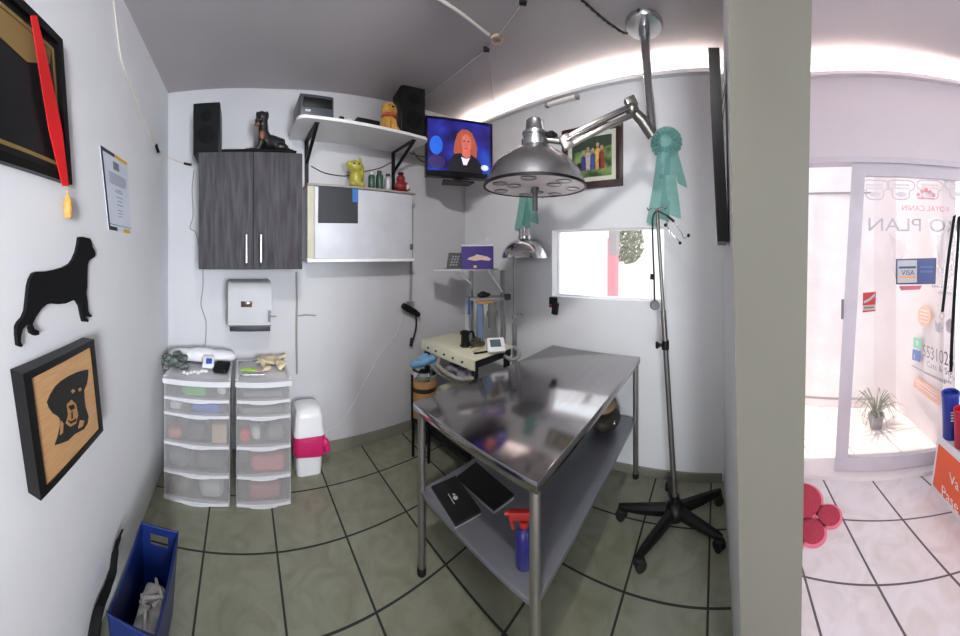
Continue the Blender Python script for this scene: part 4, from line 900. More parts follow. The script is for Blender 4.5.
# on the top shelf
zt_ = ztop
a = atR(455, 262, 2.10); t = thing('monitor_box', 'dark grey device with keypad at left on the cart top shelf', 'electronic device', V(a.x, a.y, zt_))
l0, l1 = atR(447, 267, 2.09), atR(463, 267, 2.11); uu = (l1 - l0); uu.z = 0; wv = uu.length; uu.normalize(); vv = V(-uu.y, uu.x, 0)
h_ = .112
q0 = [V(l0.x, l0.y, zt_), V(l1.x, l1.y, zt_)]
mb = MB(); mb.prism([q0[0], q0[1], q0[1] + vv * .03 + UZ * h_ + uu * .01, q0[0] + vv * .03 + UZ * h_ + uu * .02], vv * .025); mb.build('device_body', mat('charcoal device', (40, 42, 46), .45), t)
mb = MB()
for i in range(4):
    for j in range(3):
        p = q0[0] + uu * (.022 + .019 * j + .006 * i) + vv * (.03 * (.2 + i * .17)) + UZ * (h_ * (.2 + i * .17)) - vv * .002
        mb.prism([p, p + uu * .012, p + uu * .013 + UZ * .011 + vv * .003, p + uu * .001 + UZ * .011 + vv * .003], vv * -.001)
mb.build('keypad', mat('grey keys', (128, 134, 140), .5), t)
l0, l1 = atR(462, 269, 2.05), atR(493.5, 269.5, 2.08); uu = (l1 - l0); uu.z = 0; wv = uu.length; uu.normalize(); vv = V(-uu.y, uu.x, 0)
t = thing('purple_box', 'purple box with picture of a lying pale dog on the cart top shelf', 'box', V(l0.x, l0.y, zt_))
q = [V(l0.x, l0.y, zt_), V(l1.x, l1.y, zt_)]; hb = .158
mb = MB(); mb.prism([q[0], q[1], q[1] + UZ * hb, q[0] + UZ * (hb - .004)], vv * .05); bx = mb.build('box_body', mat('violet card', (62, 46, 122), .4), t)
def bx_(u, v, d=-.001): return q[0] + uu * (u * wv) + UZ * (v * hb) + vv * d
mb = MB(); mb.prism([bx_(*p) for p in ((.16, .42), (.22, .50), (.38, .56), (.46, .64), (.60, .60), (.80, .54), (.93, .44), (.86, .36), (.60, .40), (.40, .36))], vv * -.001); mb.build('pale_dog_picture', mat('pale picture', (206, 176, 164), .5), bx)
mb = MB(); mb.prism([bx_(*p) for p in ((.36, .06), (.46, .06), (.46, .16), (.36, .16))], vv * -.001); mb.build('yellow_picture', mat('yellow picture', (214, 176, 90), .5), bx)
mb = MB(); mb.prism([bx_(0, 1.0, 0), bx_(1, 1.02, 0), bx_(1, 1.08, .05), bx_(0, 1.05, .05)], UZ * .003); mb.build('open_flap', mat('white card', (222, 222, 228), .5), bx)
# black things on the bracket
a = atR(486, 291, 2.07); t_ = MB(); t_.ball(V(a.x, a.y + .02, zs2 + .018), (.06, .035, .018)); t_.ball(V(a.x - .02, a.y + .01, zs2 + .030), (.03, .02, .016)); fuse(t_.top('black_mask', black_plastic, 'black lump of rubber mask lying on the cart middle bracket', 'mask'), .005, 2)
# gas bottle with brown bands and blue cloth
a = V(1.135, 1.66, -.075); t = thing('gas_canister', 'brown canister with a steel rim standing by the cream cart', 'canister', V(a.x, a.y, 0))
zt2 = .655
mb = MB(); mb.lathe([(.082, .36), (.084, .37), (.084, .60), (.075, .615)], a, 28); mb.build('canister_body', mat('brown canister', (160, 118, 76), .5, var=.12), t)
mb = MB(); mb.lathe([(.086, .530), (.086, .556), (.0858, .557)], a, 28); mb.build('dark_band', mat('dark band', (40, 24, 20), .5), t)
mb = MB(); mb.lathe([(.086, .605), (.089, .615), (.089, .64), (.075, .655), (.0001, .655)], a, 28); mb.build('steel_rim', chrome, t)
mb = MB(); mb.cyl(a + V(0, 0, .335), a + V(0, 0, .36), .085, seg=28)
for k in range(3): 
    ang = k * 2.1 + .4; mb.cyl(a + V(.07 * cos(ang), .07 * sin(ang), .076), a + V(.07 * cos(ang), .07 * sin(ang), .34), .010)
mb.tube([a + V(-.09, .0, .34), a + V(-.092, 0, .64)], .007); mb.build('stand', black_plastic, t)
B = MB(); rnd = random.Random(3)
for i in range(10): B.ball(a + V(rnd.uniform(-.05, .08), rnd.uniform(-.04, .05), .675 + rnd.uniform(0, .055)), (rnd.uniform(.03, .05), .03, rnd.uniform(.015, .03)), 12, rz(rnd.uniform(0, 3)) @ ry(.5))
fuse(B.top('blue_cloth', mat('pale blue cloth', (112, 160, 198), .8, var=.15), 'pale blue cloth lying on top of the brown canister', 'cloth'), .008, 3)

# =====================================================================  HEAT LAMP on a stand
P0 = atR(514.5, 300, 2.12)
t = thing('heat_lamp', 'chrome dome heat lamp on a thin stand behind the table', 'lamp', V(P0.x, P0.y, 0))
mb = MB(); mb.cyl(V(P0.x, P0.y, .02), V(P0.x, P0.y, 1.33), .010); mb.cyl(V(P0.x, P0.y, .5), V(P0.x, P0.y, .86), .016); mb.build('pole', pole, t)
mb = MB(); 
for k in range(4):
    an = k * pi / 2 + .5; mb.tube([V(P0.x, P0.y, .05), V(P0.x + .13 * cos(an), P0.y + .13 * sin(an), .012)], .011)
mb.build('base', black_plastic, t)
D = atR(524.5, 258, 2.06); D.z = 1.322
mb = MB(); mb.lathe([(.155, 0), (.158, .004), (.152, .03), (.130, .075), (.095, .108), (.055, .125), (.046, .13), (.046, .15), (.040, .155), (.0001, .155)], D, 36); mb.build('dome_shade', chrome, t)
mb = MB(); mb.cyl(D + V(0, 0, .15), D + V(0, 0, .205), .026); mb.cyl(D + V(-.035, 0, .12), D + V(-.035, 0, .20), .018); mb.build('socket', steel, t)
mb = MB(); mb.tube([V(P0.x, P0.y, 1.32), V((P0.x + D.x) / 2, (P0.y + D.y) / 2, 1.36), D + V(0, 0, .14)], .008); mb.build('arm', pole, t)
mb = MB(); a = V(P0.x, P0.y, EYE - 62 / 302 * 2.12); mb.cyl(a + V(-.02, 0, 0), a + V(.05, -.02, .005), .012); mb.ball(a + V(.05, -.02, .005), .016); mb.build('clamp_knob', mat('pale clamp', (170, 172, 172), .4, .5), t)
# =====================================================================  SURGICAL LAMP hanging from the ceiling
pc = onZ(644, 24, ZC + .06); pc.z = ceil_z(pc.x); ZP = pc.z
t = thing('surgical_lamp', 'brushed steel surgical lamp on a jointed arm hanging from the ceiling', 'lamp', pc)
mb = MB(); mb.lathe([(.095, 0), (.095, -.012), (.088, -.026), (.05, -.034), (.028, -.034), (.0001, -.034)], pc, 32); mb.build('ceiling_plate', steel, t)
pe = atR(652, 130, 1.40); pt = V(pc.x, pc.y, ZP - .03)
mb = MB(); mb.cyl(pt, pe + V(0, 0, -.005), .0215, seg=20); mb.cyl(pt, pt + (pe - pt) * .10, .028, seg=20); mb.build('pole', steel, t)
rc = atR(535, 187, 1.345); RR = .224
neck_top = rc.z + .298
joint = atR(632, 110, 1.36); low = atR(566, 142, 1.33)
mb = MB(); mb.tube([pe + V(0, 0, .0), pe + V(.0, .0, -.025), pe + (joint - pe) * .5 + V(0, 0, .0), joint], .026, 14, [.022, .026, .027, .022]); mb.ball(joint, .032); mb.build('elbow_joint', mat('cast alloy', (128, 124, 120), .35, .9), t)
ud = (low - joint).normalized(); sd = V(-ud.y, ud.x, 0).normalized(); up_ = sd.cross(ud)
if up_.z < 0: up_ = -up_
alloy = mat('arm alloy', (138, 134, 130), .35, .9)
mb = MB()
for o_ in (.016, -.020):
    a, b_ = joint + up_ * o_, low + up_ * o_
    M3 = Matrix((ud, sd, up_)).transposed(); mb.box((a + b_) / 2, ((b_ - a).length, .030, .020), M3, .004)
mb.box(joint + up_ * .03 - ud * .01, (.05, .038, .05), Matrix((ud, sd, up_)).transposed(), .006); mb.box(low, (.05, .036, .062), Matrix((ud, sd, up_)).transposed(), .006)
mb.build('arm', alloy, t)
mb = MB(); mb.cyl(joint + up_ * .0 + sd * .02, low + sd * .02, .008); mb.build('spring_rod', chrome, t)
nk = V(rc.x, rc.y, rc.z + .215)
mb = MB(); mb.tube([low, nk.lerp(low, .5) + V(0, 0, .0), nk + V(0, 0, .005)], .014, 10); mb.build('yoke', alloy, t)
cbx = nk.lerp(low, .55) + V(0, 0, .02)
mb = MB(); mb.box(cbx, (.05, .035, .03), None, .006); mb.tube(smoothpath([V(rc.x + .03, rc.y, neck_top - .03), V(rc.x + .05, rc.y - .02, neck_top - .055), cbx]), .007); mb.build('cable_box', black_plastic, t)
mb = MB(); dome = [(RR, 0), (RR + .004, .004), (RR - .003, .02), (RR * .93, .055), (RR * .80, .095), (RR * .62, .13), (RR * .42, .158), (.066, .172), (.060, .178)]
mb.lathe(dome, rc, 56); dm = mb.build('dome', steel, t, smooth=60)
mb = MB(); mb.lathe([(.060, .170), (.060, .205), (.050, .21), (.050, .222), (.056, .226), (.056, .24), (.046, .246), (.043, .25), (.040, .292), (.034, .298), (.0001, .298)], rc, 32); mb.build('neck', steel, dm)
mb = MB(); mb.lathe([(RR - .004, -.004), (RR + .005, -.004), (RR + .005, .006), (RR - .004, .006)], rc, 56, closed=True); mb.build('rim', black_plastic, dm)
mb = MB(); mb.lathe([(RR - .003, .0), (RR - .02, -.001), (.0001, -.001)], rc, 56); fc = mb.build('lamp_face', mat('white lamp face', (236, 224, 224), .45, var=.02), t)
lens = mat('lens ring', (120, 112, 112), .3, .6); lg_ = mat('lens glass', (206, 196, 196), .15)
spots = [(0.10, a) for a in (0.5, 2.6, 4.7)] + [(.170, a) for a in (0, .9, 1.8, 2.7, 3.6, 4.5, 5.4)]
for rr0, a in spots:
    c = rc + V(rr0 * cos(a), rr0 * sin(a), -.002)
    mb = MB(); mb.lathe([(.032, 0), (.032, -.003), (.027, -.003), (.027, 0)], c, 24, closed=True); lo = mb.build('lens', lens, t)
    mb = MB(); mb.lathe([(.028, -.001), (.012, -.0025), (.0001, -.003)], c, 20); mb.build('lens_glass', lg_, lo)
mb = MB(); mb.cyl(rc + V(0, 0, -.002), rc + V(0, 0, -.02), .018); mb.cyl(rc + V(0, 0, -.02), rc + V(0, 0, -.108), .0125); mb.build('handle', mat('handle metal', (110, 110, 112), .35, .7), t)

# =====================================================================  RIGHT WALL
def RW(x, y, d=0.0): return onX(x, y, XR - d)
f = [RW(563.5, 132, .0), RW(563.5, 191), RW(623.5, 187), RW(623.5, 121.5)]
ya, yb, za, zb = f[0].y, f[3].y, (f[1].z + f[2].z) / 2, (f[0].z + f[3].z) / 2
t = thing('framed_photo', 'framed colour photo of a group on grass behind surgical lamp', 'picture', V(XR, (ya + yb) / 2, za))
br_w = mat('dark brown frame wood', (58, 36, 34), .4, var=.2, stretch=(1, 8, 8)); y0, y1 = min(ya, yb), max(ya, yb)
mb = MB(); w = .042
for (a, b_, c, d) in ((y0, y1, za, za + w), (y0, y1, zb - w, zb), (y0, y0 + w, za + w, zb - w), (y1 - w, y1, za + w, zb - w)): mb.b2((XR - .028, a, c), (XR - .001, b_, d), .003)
mb.build('frame', br_w, t)
mb = MB(); mb.b2((XR - .012, y0 + w - .005, za + w - .005), (XR - .004, y1 - w + .005, zb - w + .005)); mt = mb.build('mat_board', mat('cream mat board', (206, 206, 190), .6), t)
pm = bpy.data.materials.new('photo print'); pm.use_nodes = True; n = pm.node_tree.nodes; l = pm.node_tree.links; b = n['Principled BSDF']
tcn = n.new('ShaderNodeTexCoord'); nz = n.new('ShaderNodeTexNoise'); nz.inputs['Scale'].default_value = 16; l.new(tcn.outputs['Object'], nz.inputs['Vector'])
rp = n.new('ShaderNodeValToRGB'); e = rp.color_ramp.elements; e[0].position = .35; e[0].color = (*srgb((52, 78, 40)), 1); e[1].position = .62; e[1].color = (*srgb((136, 160, 96)), 1)
l.new(nz.outputs['Fac'], rp.inputs['Fac']); l.new(rp.outputs['Color'], b.inputs['Base Color']); b.inputs['Roughness'].default_value = .3
pw = .052; iy0, iy1, iz0, iz1 = y0 + w + pw * .6, y1 - w - pw * .6, za + w + pw * .6, zb - w - pw * .6
mb = MB(); mb.b2((XR - .014, iy0, iz0), (XR - .0115, iy1, iz1)); ph = mb.build('photo_print', pm, mt)
def ppoly(name, pts, c, d=.0146):
    mb = MB(); mb.prism([V(XR - d, iy1 + (iy0 - iy1) * u, iz0 + (iz1 - iz0) * v) for u, v in pts], (-.0006, 0, 0)); mb.build(name, mat(name + str(c), c, .4, var=.25, scale=60), ph)
ppoly('dark_trees', [(0, .62), (.3, .7), (.6, .66), (1, .74), (1, 1), (0, 1)], (54, 70, 56))
for (u, c1, h) in ((.30, (60, 70, 130), .62), (.42, (196, 180, 170), .70), (.54, (70, 84, 150), .66), (.66, (216, 170, 90), .78), (.76, (150, 60, 60), .70)):
    ppoly('figure', [(u - .07, .18), (u + .07, .18), (u + .06, h - .12), (u, h - .06), (u - .06, h - .12)], c1, .0152)
    ppoly('head', [(u + .04 * cos(k * pi / 5), h + .055 * sin(k * pi / 5)) for k in range(10)], (196, 150, 120), .0156)
ppoly('dog', [(.14, .16), (.24, .16), (.26, .34), (.20, .40), (.12, .34)], (60, 44, 36), .0156)

ros = mat('sea green satin', (124, 172, 164), .55, var=.12, scale=20)
rosd = mat('sea green satin fold', (98, 150, 143), .5, var=.12)
def rosette(cx, cy, label):
    c = RW(cx, cy, .02); t = thing('rosette', label, 'rosette', V(XR, c.y, c.z), group='award rosettes on the right wall'); R0 = .098
    MX = Matrix.Rotation(-pi / 2, 4, 'Y')
    mb = MB(); n = 40; vs = [c + V(-.006, 0, 0)]
    for k in range(n): a = 2 * pi * k / n; q = R0 * (1.0 if k % 2 else .93); vs.append(c + V(.012 if k % 2 else -.004, q * cos(a), q * sin(a)))
    mb.add(vs, [(0, 1 + k, 1 + (k + 1) % n) for k in range(n)]); b0 = [v + V(.008, 0, 0) for v in vs]; mb.add(b0, [(0, 1 + (k + 1) % n, 1 + k) for k in range(n)])
    mb.build('pleated_rim', ros, t, smooth=10)
    MB().cyl(c + V(-.004, 0, 0), V(XR - .0005, c.y, c.z), .05).build('backing_disc', rosd, t)
    mb = MB(); n = 28; vs = [c + V(-.020, 0, 0)]
    for k in range(n): a = 2 * pi * k / n; q = .066 * (1.0 if k % 2 else .92); vs.append(c + V(-.010 if k % 2 else -.018, q * cos(a), q * sin(a)))
    mb.add(vs, [(0, 1 + k, 1 + (k + 1) % n) for k in range(n)]); mb.add([v + V(.004, 0, 0) for v in vs], [(0, 1 + (k + 1) % n, 1 + k) for k in range(n)]); mb.build('inner_pleats', rosd, t, smooth=10)
    mb = MB(); mb.lathe([(.036, .0), (.036, .006), (.030, .010), (.0001, .012)], c + V(-.016, 0, 0), 24, MX); mb.build('button', ros, t)
    for (dy0, dy1, zz, wd, dd) in ((.02, .075, -.43, .040, .010), (-.005, .012, -.40, .045, .006), (-.02, -.060, -.38, .042, .008), (-.055, -.105, -.20, .030, .004)):
        mb = MB(); k = 6; L = []; Rr = []
        for i in range(k + 1):
            f_ = i / k; ym = dy0 + (dy1 - dy0) * f_; ww = wd * (.8 + .35 * f_); x = XR - dd - .006 * sin(f_ * 7 + dy0 * 60) - .004
            L.append(V(x, c.y + ym + ww / 1, c.z - .06 + zz * f_ + (.015 if i == k else 0))); Rr.append(V(x - .004, c.y + ym - ww / 1 * .6, c.z - .06 + zz * f_ - (.015 if i == k else 0)))
        for i in range(k): mb.prism([L[i], Rr[i], Rr[i + 1], L[i + 1]], (.002, 0, 0))
        mb.build('ribbon_tail', ros if dd != .006 else rosd, t)
    return t
r1 = rosette(666, 142, 'sea green award rosette with long tails right of the framed photo')
c2 = onX(527.5, 160, XR - .02)
copy_tree(r1, V(XR, c2.y, r1.location.z), 'sea green award rosette half hidden behind the surgical lamp dome')
# phone handset below the window corner
a = RW(555, 305, .0); t = thing('handheld_device', 'black handheld device with red mark hanging under left window corner', 'device', V(XR, a.y, a.z - .055))
mb = MB(); mb.box((XR - .018, a.y + .004, a.z + .022), (.032, .052, .07), None, .005); mb.box((XR - .018, a.y - .012, a.z - .022), (.028, .042, .08), rx(.12), .005); mb.build('device_body', black_plastic, t)
mb = MB(); mb.b2((XR - .0365, a.y + .006, a.z - .002), (XR - .034, a.y + .026, a.z + .010)); mb.build('red_mark', MATS['red trigger'], t)
# small tube light fixed high on the right wall
a, b_ = RW(547, 106, .02), RW(577, 95.5, .02); zz = (a.z + b_.z) / 2
t = thing('tube_light_holder', 'slim white tube holder high on right wall above the framed photo', 'fixture', V(XR, (a.y + b_.y) / 2, zz - .012))
mb = MB(); mb.b2((XR - .036, b_.y, zz - .012), (XR - .001, a.y, zz + .010), .004); mb.build('holder', mat('white enamel', (236, 232, 230), .3), t)
for y in (a.y, b_.y): MB().b2((XR - .038, y - .012, zz - .014), (XR - .0002, y + .012, zz + .012), .003).build('end_cap', mat('grey end cap', (150, 146, 144), .5), t)

# =====================================================================  DRIP STAND with the stethoscope
hub = V(1.480, .206, 0)
t = thing('drip_stand', 'steel drip stand on a black five-legged wheeled base', 'stand', hub)
topp = atR(657, 209, 1.56)
wheels = [V(1.459, .477, 0), V(1.248, .326, 0), V(1.374, -.011, 0), V(1.630, -.009, 0), V(1.700, .268, 0)]
for wv_ in wheels:
    d = (wv_ - hub).normalized(); s_ = V(-d.y, d.x, 0)
    e0 = V(hub.x, hub.y, .088); e1 = V(wv_.x, wv_.y, .066)
    mb = MB(); q = []
    for p, ww, hh in ((e0, .026, .026), (e0.lerp(e1, .6), .022, .020), (e1 - d * .01, .017, .013), (e1 + d * .014, .010, .009)):
        q.append([p + s_ * ww + UZ * hh * .3, p + s_ * ww * .5 + UZ * hh, p - s_ * ww * .5 + UZ * hh, p - s_ * ww + UZ * hh * .3, p - s_ * ww * .8 - UZ * hh, p + s_ * ww * .8 - UZ * hh])
    loft(mb, q); lg = mb.build('base_leg', black_plastic, t)
    mb = MB(); ax = (d * .4 + s_).normalized()
    for o_ in (-.013, .013): mb.cyl(V(wv_.x, wv_.y, .025) + ax * (o_ - .007), V(wv_.x, wv_.y, .025) + ax * (o_ + .007), .025, seg=20)
    mb.cyl(V(wv_.x, wv_.y, .03), V(wv_.x, wv_.y, .068), .011); mb.ball(V(wv_.x, wv_.y, .044), (.022, .022, .014)); mb.build('caster', rubber, lg)
mb = MB(); mb.lathe([(.045, .05), (.052, .06), (.050, .10), (.036, .118), (.024, .125), (.022, .15), (.0001, .15)], hub, 24); mb.build('hub', black_plastic, t)
dirp = (topp - (hub + V(0, 0, .12)))
def onpole(z): f_ = (z - .12) / dirp.z; return hub + V(0, 0, .12) + dirp * f_
mb = MB(); mb.cyl(onpole(.12), onpole(1.06), .0135); mb.build('lower_tube', mat('stand tube', (128, 124, 120), .35, .9), t)
mb = MB(); mb.cyl(onpole(1.04), onpole(topp.z), .0095); mb.build('upper_tube', MATS['stand tube'], t)
zc_ = EYE - 89 / 302 * 1.54
mb = MB(); a = onpole(zc_); mb.cyl(a - UZ * .022, a + UZ * .022, .019); k = V(-.25, .97, 0).normalized(); mb.cyl(a, a + k * .035, .008); mb.tube([a + k * .03, a + k * .045, a + k * .05], .016, 14, [.012, .019, .014]); mb.build('clamp_knob', black_plastic, t)
tp_ = onpole(topp.z)
mb = MB()
for s_ in (-1, 1):
    e = V(.32 * s_, .95 * s_, 0).normalized(); mb.tube(smoothpath([tp_, tp_ + e * .03 + UZ * .006, tp_ + e * .05 - UZ * .004, tp_ + e * .06 + UZ * .012], 4), .0038)
mb.build('hook', chrome, t)
def atS(x, y, dr=0.0): return atR(x, y, 1.53 + dr)
t = thing('stethoscope', 'black stethoscope hanging from the top of the drip stand', 'stethoscope', atS(655, 306))
mb = MB(); mb.tube(smoothpath([atS(654.5, 300), atS(654, 276), atS(653, 250), atS(652.5, 230), atS(653, 217), atS(657, 211), atS(663, 213.5), atS(668, 216)]), .0048, 10); mb.build('tube', cable_black, t)
mb = MB(); mb.tube([atS(652, 279.5), atS(652.5, 274)], .011, 12); mb.build('tube_clip', black_plastic, t)
mb = MB(); a = atS(654.5, 305); nv = V(-.9, -.4, .1).normalized(); mb.tube([a, a + nv * .007, a + nv * .012], .02, 20, [.024, .025, .020]); mb.build('chest_piece', mat('chest piece steel', (130, 130, 132), .3, .9), t)
mb = MB()
mb.tube(smoothpath([atS(668, 216), atS(674, 222, -.01), atS(681, 232, -.02), atS(684, 238, -.02), atS(688, 236, -.02)]), .0028, 8); mb.tube(smoothpath([atS(666, 217), atS(668, 228, -.03), atS(672, 234, -.04), atS(678, 240, -.05), atS(680, 242, -.05)]), .0028, 8); mb.build('ear_tubes', mat('ear tube steel', (150, 150, 152), .3, .9), t)
for px_, r3 in (((688.5, 235.5, -.02), (.008, .008, .010)), ((680, 243, -.05), (.010, .008, .008)), ((665.5, 225, -.02), (.009, .008, .010))): MB().ball(atS(*px_), r3).build('ear_tip', black_plastic, t)
MB().tube([atS(667.5, 216, -.002), atS(674, 221.5, -.012)], .007).build('tube_fork', black_plastic, t)

# =====================================================================  frame on the partition
t = thing('leaning_frame', 'black picture frame tilted forward on the side of the partition wall', 'picture', V(1.12, YP0, 1.384))
zb_, zt2_ = 1.384, 1.998
def lf(x, f_, d): return V(x, YP0 + .004 + .030 * f_ + d, zb_ + (zt2_ - zb_) * f_)
fx0, fx1 = .955, 1.33
mb = MB()
for (xa, xb_, fa, fb) in ((fx0, fx1, 0, .06), (fx0, fx1, .94, 1), (fx0, fx0 + .035, .06, .94), (fx1 - .035, fx1, .06, .94)):
    mb.prism([lf(xa, fa, 0), lf(xb_, fa, 0), lf(xb_, fb, 0), lf(xa, fb, 0)], (0, .036, 0))
mb.build('frame', frame_black, t)
mb = MB(); mb.prism([lf(fx0 + .03, .05, .012), lf(fx1 - .03, .05, .012), lf(fx1 - .03, .95, .012), lf(fx0 + .03, .95, .012)], (0, .010, 0)); mb.build('picture_sheet', mat('dim print', (70, 66, 62), .4), t)
mb = MB(); mb.tube([lf(fx0 + .05, .75, -.001), V(1.13, YP0 + .002, zb_ + .62), lf(fx1 - .05, .75, -.001)], .0018, 6); mb.build('hanging_wire', cable_grey, t)

# =====================================================================  CEILING PIPES AND CABLES
def CE(x, y, d=.008):
    z = ZC
    for _ in range(4): z = ceil_z(onZ(x, y, z).x)
    return onZ(x, y, z - d)
t = thing('ceiling_junction_ring', 'round cream junction ring on the ceiling where the white pipes meet', 'junction box', CE(497, 38, .0))
mb = MB(); mb.lathe([(.034, 0), (.034, -.014), (.022, -.014), (.022, 0)], CE(497, 38, 0), 24, closed=True); mb.build('ring', mat('cream ring', (206, 184, 160), .5), t)
mb = MB(); mb.tube([CE(430, -6), CE(447, 4), CE(462, 14), CE(477, 26), CE(489, 35)], .0075); mb.top('ceiling_conduit', mat('white conduit', (216, 212, 210), .5), 'white pipe across the ceiling ending at the cream ring', 'conduit')
mb = MB(); mb.tube([CE(527, -2), CE(502, 32), CE(486, 50), CE(455, 75), CE(424, 99)], .005); mb.top('ceiling_cable', mat('grey ceiling cable', (160, 156, 154), .6), 'thin grey cable across the ceiling towards the tall speaker', 'cable')
for (x, y, lb) in ((523, 2, 'black clip on the ceiling cable at the top edge of the picture'), (486.5, 49.5, 'black clip on the ceiling cable beside the cream ring')):
    mb = MB(); c = CE(x, y, .012); mb.box(c, (.022, .034, .022), rz(.8), .004); mb.top('cable_clip', black_plastic, lb, 'clip')
mb = MB(); mb.tube([CE(488, 54), CE(491, 76), CE(494, 100), CE(495, 118)], .003); mb.top('string', mat('pale cord', (176, 172, 170), .6), 'thin pale string running along the ceiling to the corner', 'string')
mb = MB(); A_ = smoothpath([CE(575, -6, .012), CE(584, 2, .012), CE(599.5, 16, .012), CE(613.7, 26.6, .012), CE(628, 33, .014), V(pc.x - .10, pc.y + .0, ZP - .014)], 8)
for ph_ in (0, pi):
    mb.tube([p + V(.004 * cos(i * 1.1 + ph_), .004 * sin(i * 1.1 + ph_), 0) for i, p in enumerate(A_)], .0042, 6)
mb.top('twisted_cable', cable_black, 'black twisted cable on the ceiling leading to the lamp plate', 'cable')

# =====================================================================  FRONT ROOM
# paw mat
t = thing('paw_mat', 'crimson paw print shaped mat on the tiles beside the partition', 'mat', V(1.50, -.44, 0))
pile = mat('crimson pile', (170, 52, 74), .9, var=.25, scale=120, bump=.5, bscale=220); edge_ = mat('pink mat edge', (222, 120, 142), .8)
pads = [(V(1.580, -.442, 0), .120, .120), (onZ(829, 517, 0), .062, .056), (onZ(812, 533, 0), .066, .060), (V(1.37, -.335, 0), .062, .058), (V(1.44, -.245, 0), .058, .05)]
for c, ra, rb_ in pads:
    mb = MB(); mb.prism([c + V((ra + .012) * cos(k * pi / 18), (rb_ + .012) * sin(k * pi / 18), .0005) for k in range(36)], (0, 0, .008)); e_ = mb.build('pad_edge', edge_, t)
    mb = MB(); loft(mb, [[c + V(ra * q * cos(k * pi / 18), rb_ * q * sin(k * pi / 18), z) for k in range(36)] for q, z in ((1, .0085), (.98, .014), (.9, .017))]); mb.build('pad_pile', pile, e_)
# potted plant on the patio
a = onZ(876, 427, .015); t = thing('potted_plant', 'small grey pot of thin spiky leaves on the patio floor', 'plant', a)
MB().lathe([(.045, 0), (.062, .085), (.066, .085), (.066, .1), (.058, .1), (.055, .085), (.0001, .082)], a, 24).build('pot', mat('grey pot', (120, 110, 112), .7), t)
mb = MB(); rnd = random.Random(6)
for i in range(34):
    an = rnd.uniform(0, 2 * pi); ln_ = rnd.uniform(.16, .27); up0 = rnd.uniform(.05, .16); dv = V(cos(an), sin(an), 0); s_ = V(-dv.y, dv.x, 0)
    if (a + dv * ln_ - SA).dot(SN) < .02: ln_ *= .4
    pts = [a + UZ * .085 + dv * (ln_ * f_) + UZ * (up0 * sin(f_ * pi * .8) * 1.3 - .04 * f_ * f_) for f_ in (0, .3, .6, .85, 1)]
    ws = [.005, .006, .005, .003, .0008]
    for k in range(4): mb.add([pts[k] - s_ * ws[k], pts[k] + s_ * ws[k], pts[k + 1] + s_ * ws[k + 1], pts[k + 1] - s_ * ws[k + 1]], [(0, 1, 2, 3)])
mb.build('leaves', mat('grey green leaf', (104, 106, 84), .5, var=.3), t, recalc=False)
# painted sign and notice on the patio side wall
def SW(x, y, d=.0): return onP(x, y, SA, SE) + SN * d
sgn = thing('wall_sign', 'painted sign with phone number and icons on patio side wall', 'sign', SW(915, 400))
def sw_text(s_, x0, y0, x1, y1, h, name, m, bold=0):
    p0, p1 = SW(x0, y0, .003), SW(x1, y1, .003); w = (p1 - p0).length; mb = MB(); eu = (p1 - p0).normalized()
    mb.text(s_, p0, eu, UZ, w=w, h=h); return mb.build(name, m, sgn, recalc=False, flat=True)
gt = mat('sign grey paint', (120, 112, 122), .6)
sb = MB(); q = [SW(905, 340, .0005), SW(899, 400, .0005), SW(948, 436, .0005), SW(958, 365, .0005)]
p0, p1 = SW(923, 347, .003), SW(953, 366, .003)
hh = (SW(924, 336).z - SW(924, 348).z)
sw_text('5531028', 923, 356, 954, 368, hh, 'phone_number', gt)
sw_text('Cats & Sty', 927, 368, 953, 379, hh * .62, 'small_lettering', gt)
for k, (xa, ya_, xb_, yb_) in enumerate(((924, 373, 952, 384), (912, 366, 947, 384.5))):
    mb = MB(); pa, pb = SW(xa, ya_, .002), SW(xb_, yb_, .002); n_ = 16
    for i in range(n_):
        u0, u1 = i / n_, (i + .7) / n_; mb.prism([pa.lerp(pb, u0), pa.lerp(pb, u1), pa.lerp(pb, u1) + UZ * .012, pa.lerp(pb, u0) + UZ * .012], SN * .001)
    mb.build('fine_print', mat('sign fine print', (150, 142, 150), .6), sgn)
def swquad(pts, d=.002): mb = MB(); mb.prism([SW(x, y, d) for x, y in pts], SN * .0015); return mb
g = swquad([(914, 337), (921.5, 339), (921, 350), (913.5, 347)]).build('green_icon', mat('icon green', (120, 196, 160), .5), sgn)
c = SW(917.6, 343.3, .004); mb = MB(); mb.tube([c + UZ * (.017 * cos(k * pi / 8)) + SE * (.017 * sin(k * pi / 8)) for k in range(16)], .003, 6, closed=True); mb.tube([c + UZ * .006 - SE * .006, c - UZ * .006 + SE * .004], .003, 6); mb.build('handset_mark', mat('icon white', (236, 236, 240), .5), g)
b_ = swquad([(913, 349), (921, 351), (920.5, 362), (912.5, 359.5)]).build('blue_icon', mat('icon blue', (70, 96, 168), .5), sgn)
p0 = SW(915.2, 359.5, .004); mb = MB(); mb.text('f', p0, -SE if SE.x < 0 else SE, UZ, h=.042); 
mb.build('letter_f', MATS['icon white'], b_, recalc=False, flat=True)
swquad([(916, 376), (941, 394), (939.5, 406), (913.5, 386)]).build('orange_band', mat('sign orange', (232, 176, 150), .6), sgn)
mb = MB(); pa, pb = SW(917, 382.5, .005), SW(938, 398, .005); 
for r_, s0_ in ((0, .012), (1, -.012)):
    for i in range(10): mb.prism([pa.lerp(pb, i / 10) + UZ * s0_, pa.lerp(pb, (i + .7) / 10) + UZ * s0_, pa.lerp(pb, (i + .7) / 10) + UZ * (s0_ + .009), pa.lerp(pb, i / 10) + UZ * (s0_ + .009)], SN * .001)
mb.build('fine_print', MATS['icon white'], sgn)
